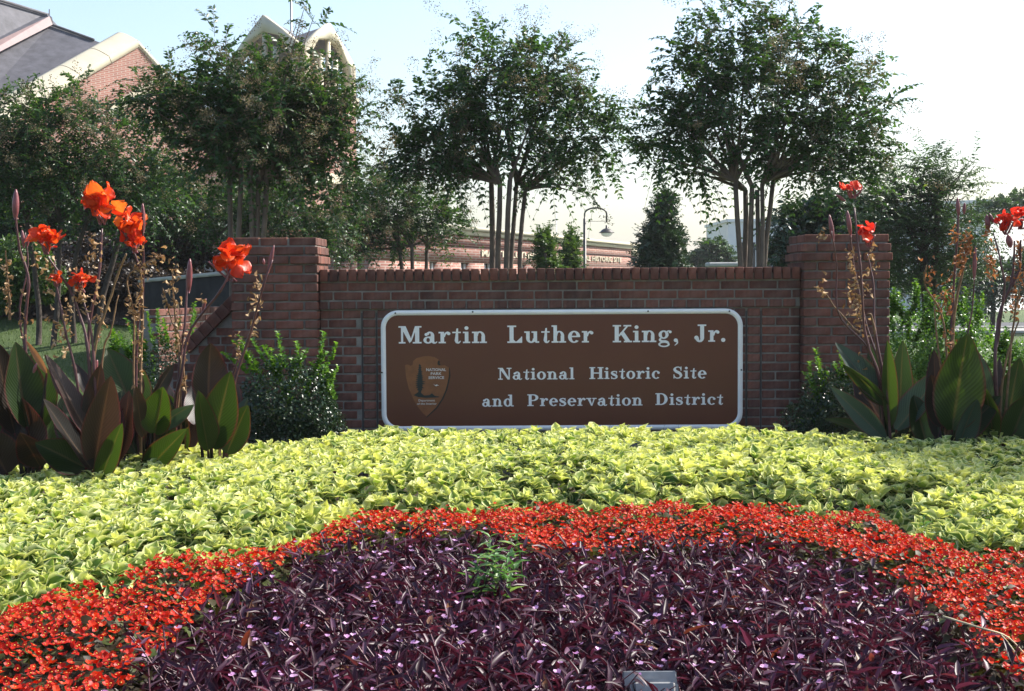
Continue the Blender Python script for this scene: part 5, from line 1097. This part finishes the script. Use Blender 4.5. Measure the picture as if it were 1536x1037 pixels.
for i, (px, dd, sd_) in enumerate(((1610, 9.15, 217), (1720, 9.0, 219), (1680, 8.1, 221), (-90, 8.3, 223), (-210, 8.1, 225))):
    canna(('canna standing just past the right edge of the bed', 'outermost canna beyond the right edge', 'nearer canna beyond the right edge', 'bronze canna just past the left edge of the bed', 'outermost canna beyond the left edge')[i], dd, (px, 675),
          [(px - 10, 650, px - 40, 530, 60, CG_, .3, -.1), (px, 650, px + 15, 500, 70, CP_, -.2, 0), (px + 10, 655, px + 60, 560, 55, CG_, .2, .1), (px - 15, 660, px - 60, 590, 50, CB_, .4, -.1), (px, 600, px - 10, 470, 50, CG_, .2, .15), (px + 5, 600, px + 25, 450, 50, CP_, -.2, .1)],
          [([(px, 640), (px + 5, 500), (px - 5, 380), (px, 320)], .01, S), ([(px, 600), (px + 20, 480), (px + 25, 380)], .008, D_)], [(px, 310, 40, 9)], [], [(px, 400, 8, 30, 40)], sd_, RED if px > 0 else ORANGE)

# ------------------------------------------------------------------ weeds, grass, twigs
WEED = leafmat('weed_leaf', [(0, (.07, .18, .05)), (.6, (.13, .28, .09)), (1, (.26, .38, .18))], trans=.4, rough=.4)
WL_ = leaf_grid([0, .25, .6, 1], [.3, 1, .75, .04], cols=(-1, 0, 1), cup=.1, droop=.25)
def weed(label, spots, seed, ln=.07):
    r = np.random.default_rng(seed); root = None; g = Geo(); gs = Geo()
    for (px, py, d, hgt) in spots:
        top = np.array(P(px, py, d)); bot = np.array([top[0] + r.normal(0, .04), top[1] + .03, .06]); pts = bez([bot, (top + bot) / 2 + r.normal(0, .02, 3), top], 10); gs.tube(pts, np.linspace(.004, .002, 10), 5)
        if root is None: root = thing('weed', label, 'weed', tuple(bot), 'stray green weeds in the bedding')
        m_ = 9
        for q in range(m_):
            tq = 1 - q / m_ * hgt; c = bot + (top - bot) * tq
            for s_ in range(2):
                a = q * 1.3 + s_ * math.pi + r.normal(0, .3); ax = np.array([math.cos(a), math.sin(a), r.uniform(.1, .9)]); l_ = ln * r.uniform(.7, 1.2) * (.6 + .5 * q / m_); g.inst(WL_, frames(ax[None], np.array([[0, 0, 1.]]) + r.normal(0, .2, (1, 3)), np.array([l_]), np.array([l_ * .24])), c[None], np.array([r.random()]))
    g.build('leaves', WEED, root); gs.build('stem', WEED, root); return root
weed('clump of green lance-leaved weed growing up through the purple foliage', [(735, 806, 5.6, .5), (775, 802, 5.6, .5), (718, 838, 5.5, .5), (742, 828, 5.5, .5), (760, 838, 5.5, .5)], 301, .095)
weed('pale green weed at the edge of coleus and red begonias, far right', [(1510, 820, 6.45, .5), (1535, 800, 6.5, .5)], 303, .06)
weed('narrow-leaved weed in the gap of the coleus band at right', [(1385, 775, 6.9, .6), (1405, 800, 6.7, .6), (1430, 775, 6.8, .5)], 305, .07)
weed('upright weed between the right coleus and begonias', [(1465, 785, 6.7, .6), (1480, 765, 6.8, .6)], 307, .065)
weed('small broad weed in the left part of the coleus band', [(265, 815, 6.6, .4), (250, 830, 6.5, .4)], 309, .07)
GB = leafmat('grass_blade', [(0, (.02, .05, .012)), (1, (.06, .10, .03))], trans=.35, rough=.4)
def tuft(label, px, py, d, n, seed, w=30):
    r = np.random.default_rng(seed); c = P(px, py + 40, d); g = Geo(); tp = leaf_grid([0, .35, .7, 1], [1, .9, .6, .05], cols=(-1, 0, 1), cup=.01, droop=.5)
    pos = np.stack([c.x + r.normal(0, w * d / FPX, n), c.y + r.normal(0, .04, n), np.full(n, c.z - .25)], -1); ax = np.stack([r.normal(0, .35, n), r.normal(-.1, .3, n), np.ones(n)], -1); ln_ = r.uniform(.25, .5, n)
    g.inst(tp, frames(ax, r.normal(0, 1, (n, 3)) + np.array([0, -1, 0]), ln_, np.full(n, .006)), pos, r.random(n)); return tag(g.build('grass_tuft', GB), label, 'grass', 'grass tufts under the sign')
tuft('grass tuft sprouting under the middle of the sign', 865, 640, 10.1, 60, 401, 22)
tuft('thin grass tuft at the lower right of the sign', 985, 642, 10.1, 26, 403, 14)
tuft('thin grass tuft at the lower left corner of the sign', 575, 645, 10.1, 24, 405, 12)
g = Geo(); g.tube(bez([PZ(1415, 925, .36), PZ(1470, 942, .40), PZ(1510, 955, .37), PZ(1540, 985, .30)], 14), np.linspace(.004, .0022, 14), 5); g.tube(bez([PZ(1500, 950, .38), PZ(1520, 975, .36), PZ(1532, 1000, .3)], 8), .0022, 5)
tag(g.build('dry_stem', plain('straw', (.5, .42, .25), .7, .2), smooth=True), 'bent straw-coloured stem lying across the right begonias', 'stem')
# lawn blades on the visible slope
r = np.random.default_rng(77); n = 26000; x = r.uniform(-6.5, -1.9, n); y = r.uniform(1.0, 8.5, n) ; k = y < mulch_line(x) + .1; x, y = x[k], y[k]; n = len(x)
bl = (np.array([[-.5, 0, 0], [.5, 0, 0], [0, 1, 0]]), np.array([[0, 1, 2]]), np.zeros(3), np.array([0, 0, 1.]))
g = Geo(); g.inst(bl, frames(np.stack([r.normal(0, .4, n), r.normal(0, .4, n), np.ones(n)], -1), r.normal(0, 1, (n, 3)), r.uniform(.03, .06, n), np.full(n, .007)), np.stack([x, y, gz(x, y) - .022], -1), r.random(n))
stuff(g.build('lawn_grass', leafmat('lawn_blade', [(0, (.04, .08, .02)), (1, (.10, .16, .035))], trans=.4)), 'short green lawn on the bank at left', 'grass')

# ------------------------------------------------------------------ floodlight
fd = 4.35; c = P(980, 1030, fd); GREYP = plain('floodlight_paint', (.27, .27, .265), .45, .12, 30, bstr=.15, bdist=.001)
fl = thing('floodlight', 'small grey floodlight housing half hidden in the purple foliage', 'floodlight', (c.x, c.y, .012))
W2 = .093; zt_ = P(980, 1014, fd).z
def fbox(name, ctr_, size, rot, mt, bev=.008):
    bm = bmesh.new(); bmesh.ops.create_cube(bm, size=1); bmesh.ops.scale(bm, verts=bm.verts, vec=size); bmesh.ops.bevel(bm, geom=list(bm.edges), offset=bev, segments=3, affect='EDGES')
    bmesh.ops.rotate(bm, verts=bm.verts, matrix=Matrix.Rotation(rot, 3, 'X')); bmesh.ops.translate(bm, verts=bm.verts, vec=ctr_); return bm_obj(name, bm, mt, fl)
fbox('housing', (c.x, c.y - .02, zt_ - .075), (.148, .09, .13), math.radians(-24), GREYP, .016)
fbox('visor_flange', (c.x - .008, c.y + .035, zt_ - .02), (.168, .018, .05), math.radians(-24), GREYP, .004)
fbox('lens', (c.x, c.y + .04, zt_ - .065), (.135, .01, .09), math.radians(-24), GLASS, .003)
g = Geo()
for s_ in (-1, 1): g.tube([(c.x + s_ * .09, c.y - .02, zt_ - .07), (c.x + s_ * .09, c.y - .02, zt_ - .17), (c.x + s_ * .04, c.y - .02, zt_ - .18)], .006, 6)
g.tube([(c.x, c.y - .02, zt_ - .175), (c.x, c.y - .02, .0)], .012, 8); g.build('bracket', GREYP, fl)

# ------------------------------------------------------------------ summer haze
HZ = bpy.data.materials.new('summer_haze'); HZ.use_nodes = True; t = HZ.node_tree; t.nodes.clear(); o = t.nodes.new('ShaderNodeOutputMaterial'); pv = t.nodes.new('ShaderNodeVolumePrincipled')
pv.inputs['Color'].default_value = (.93, .96, 1, 1); pv.inputs['Density'].default_value = .00045; pv.inputs['Anisotropy'].default_value = .3; t.links.new(pv.outputs[0], o.inputs['Volume'])
stuff(hboxes('haze', [((0, 420, 11), (830, 990, 24))], HZ), 'thin pale summer haze filling the air', 'haze')
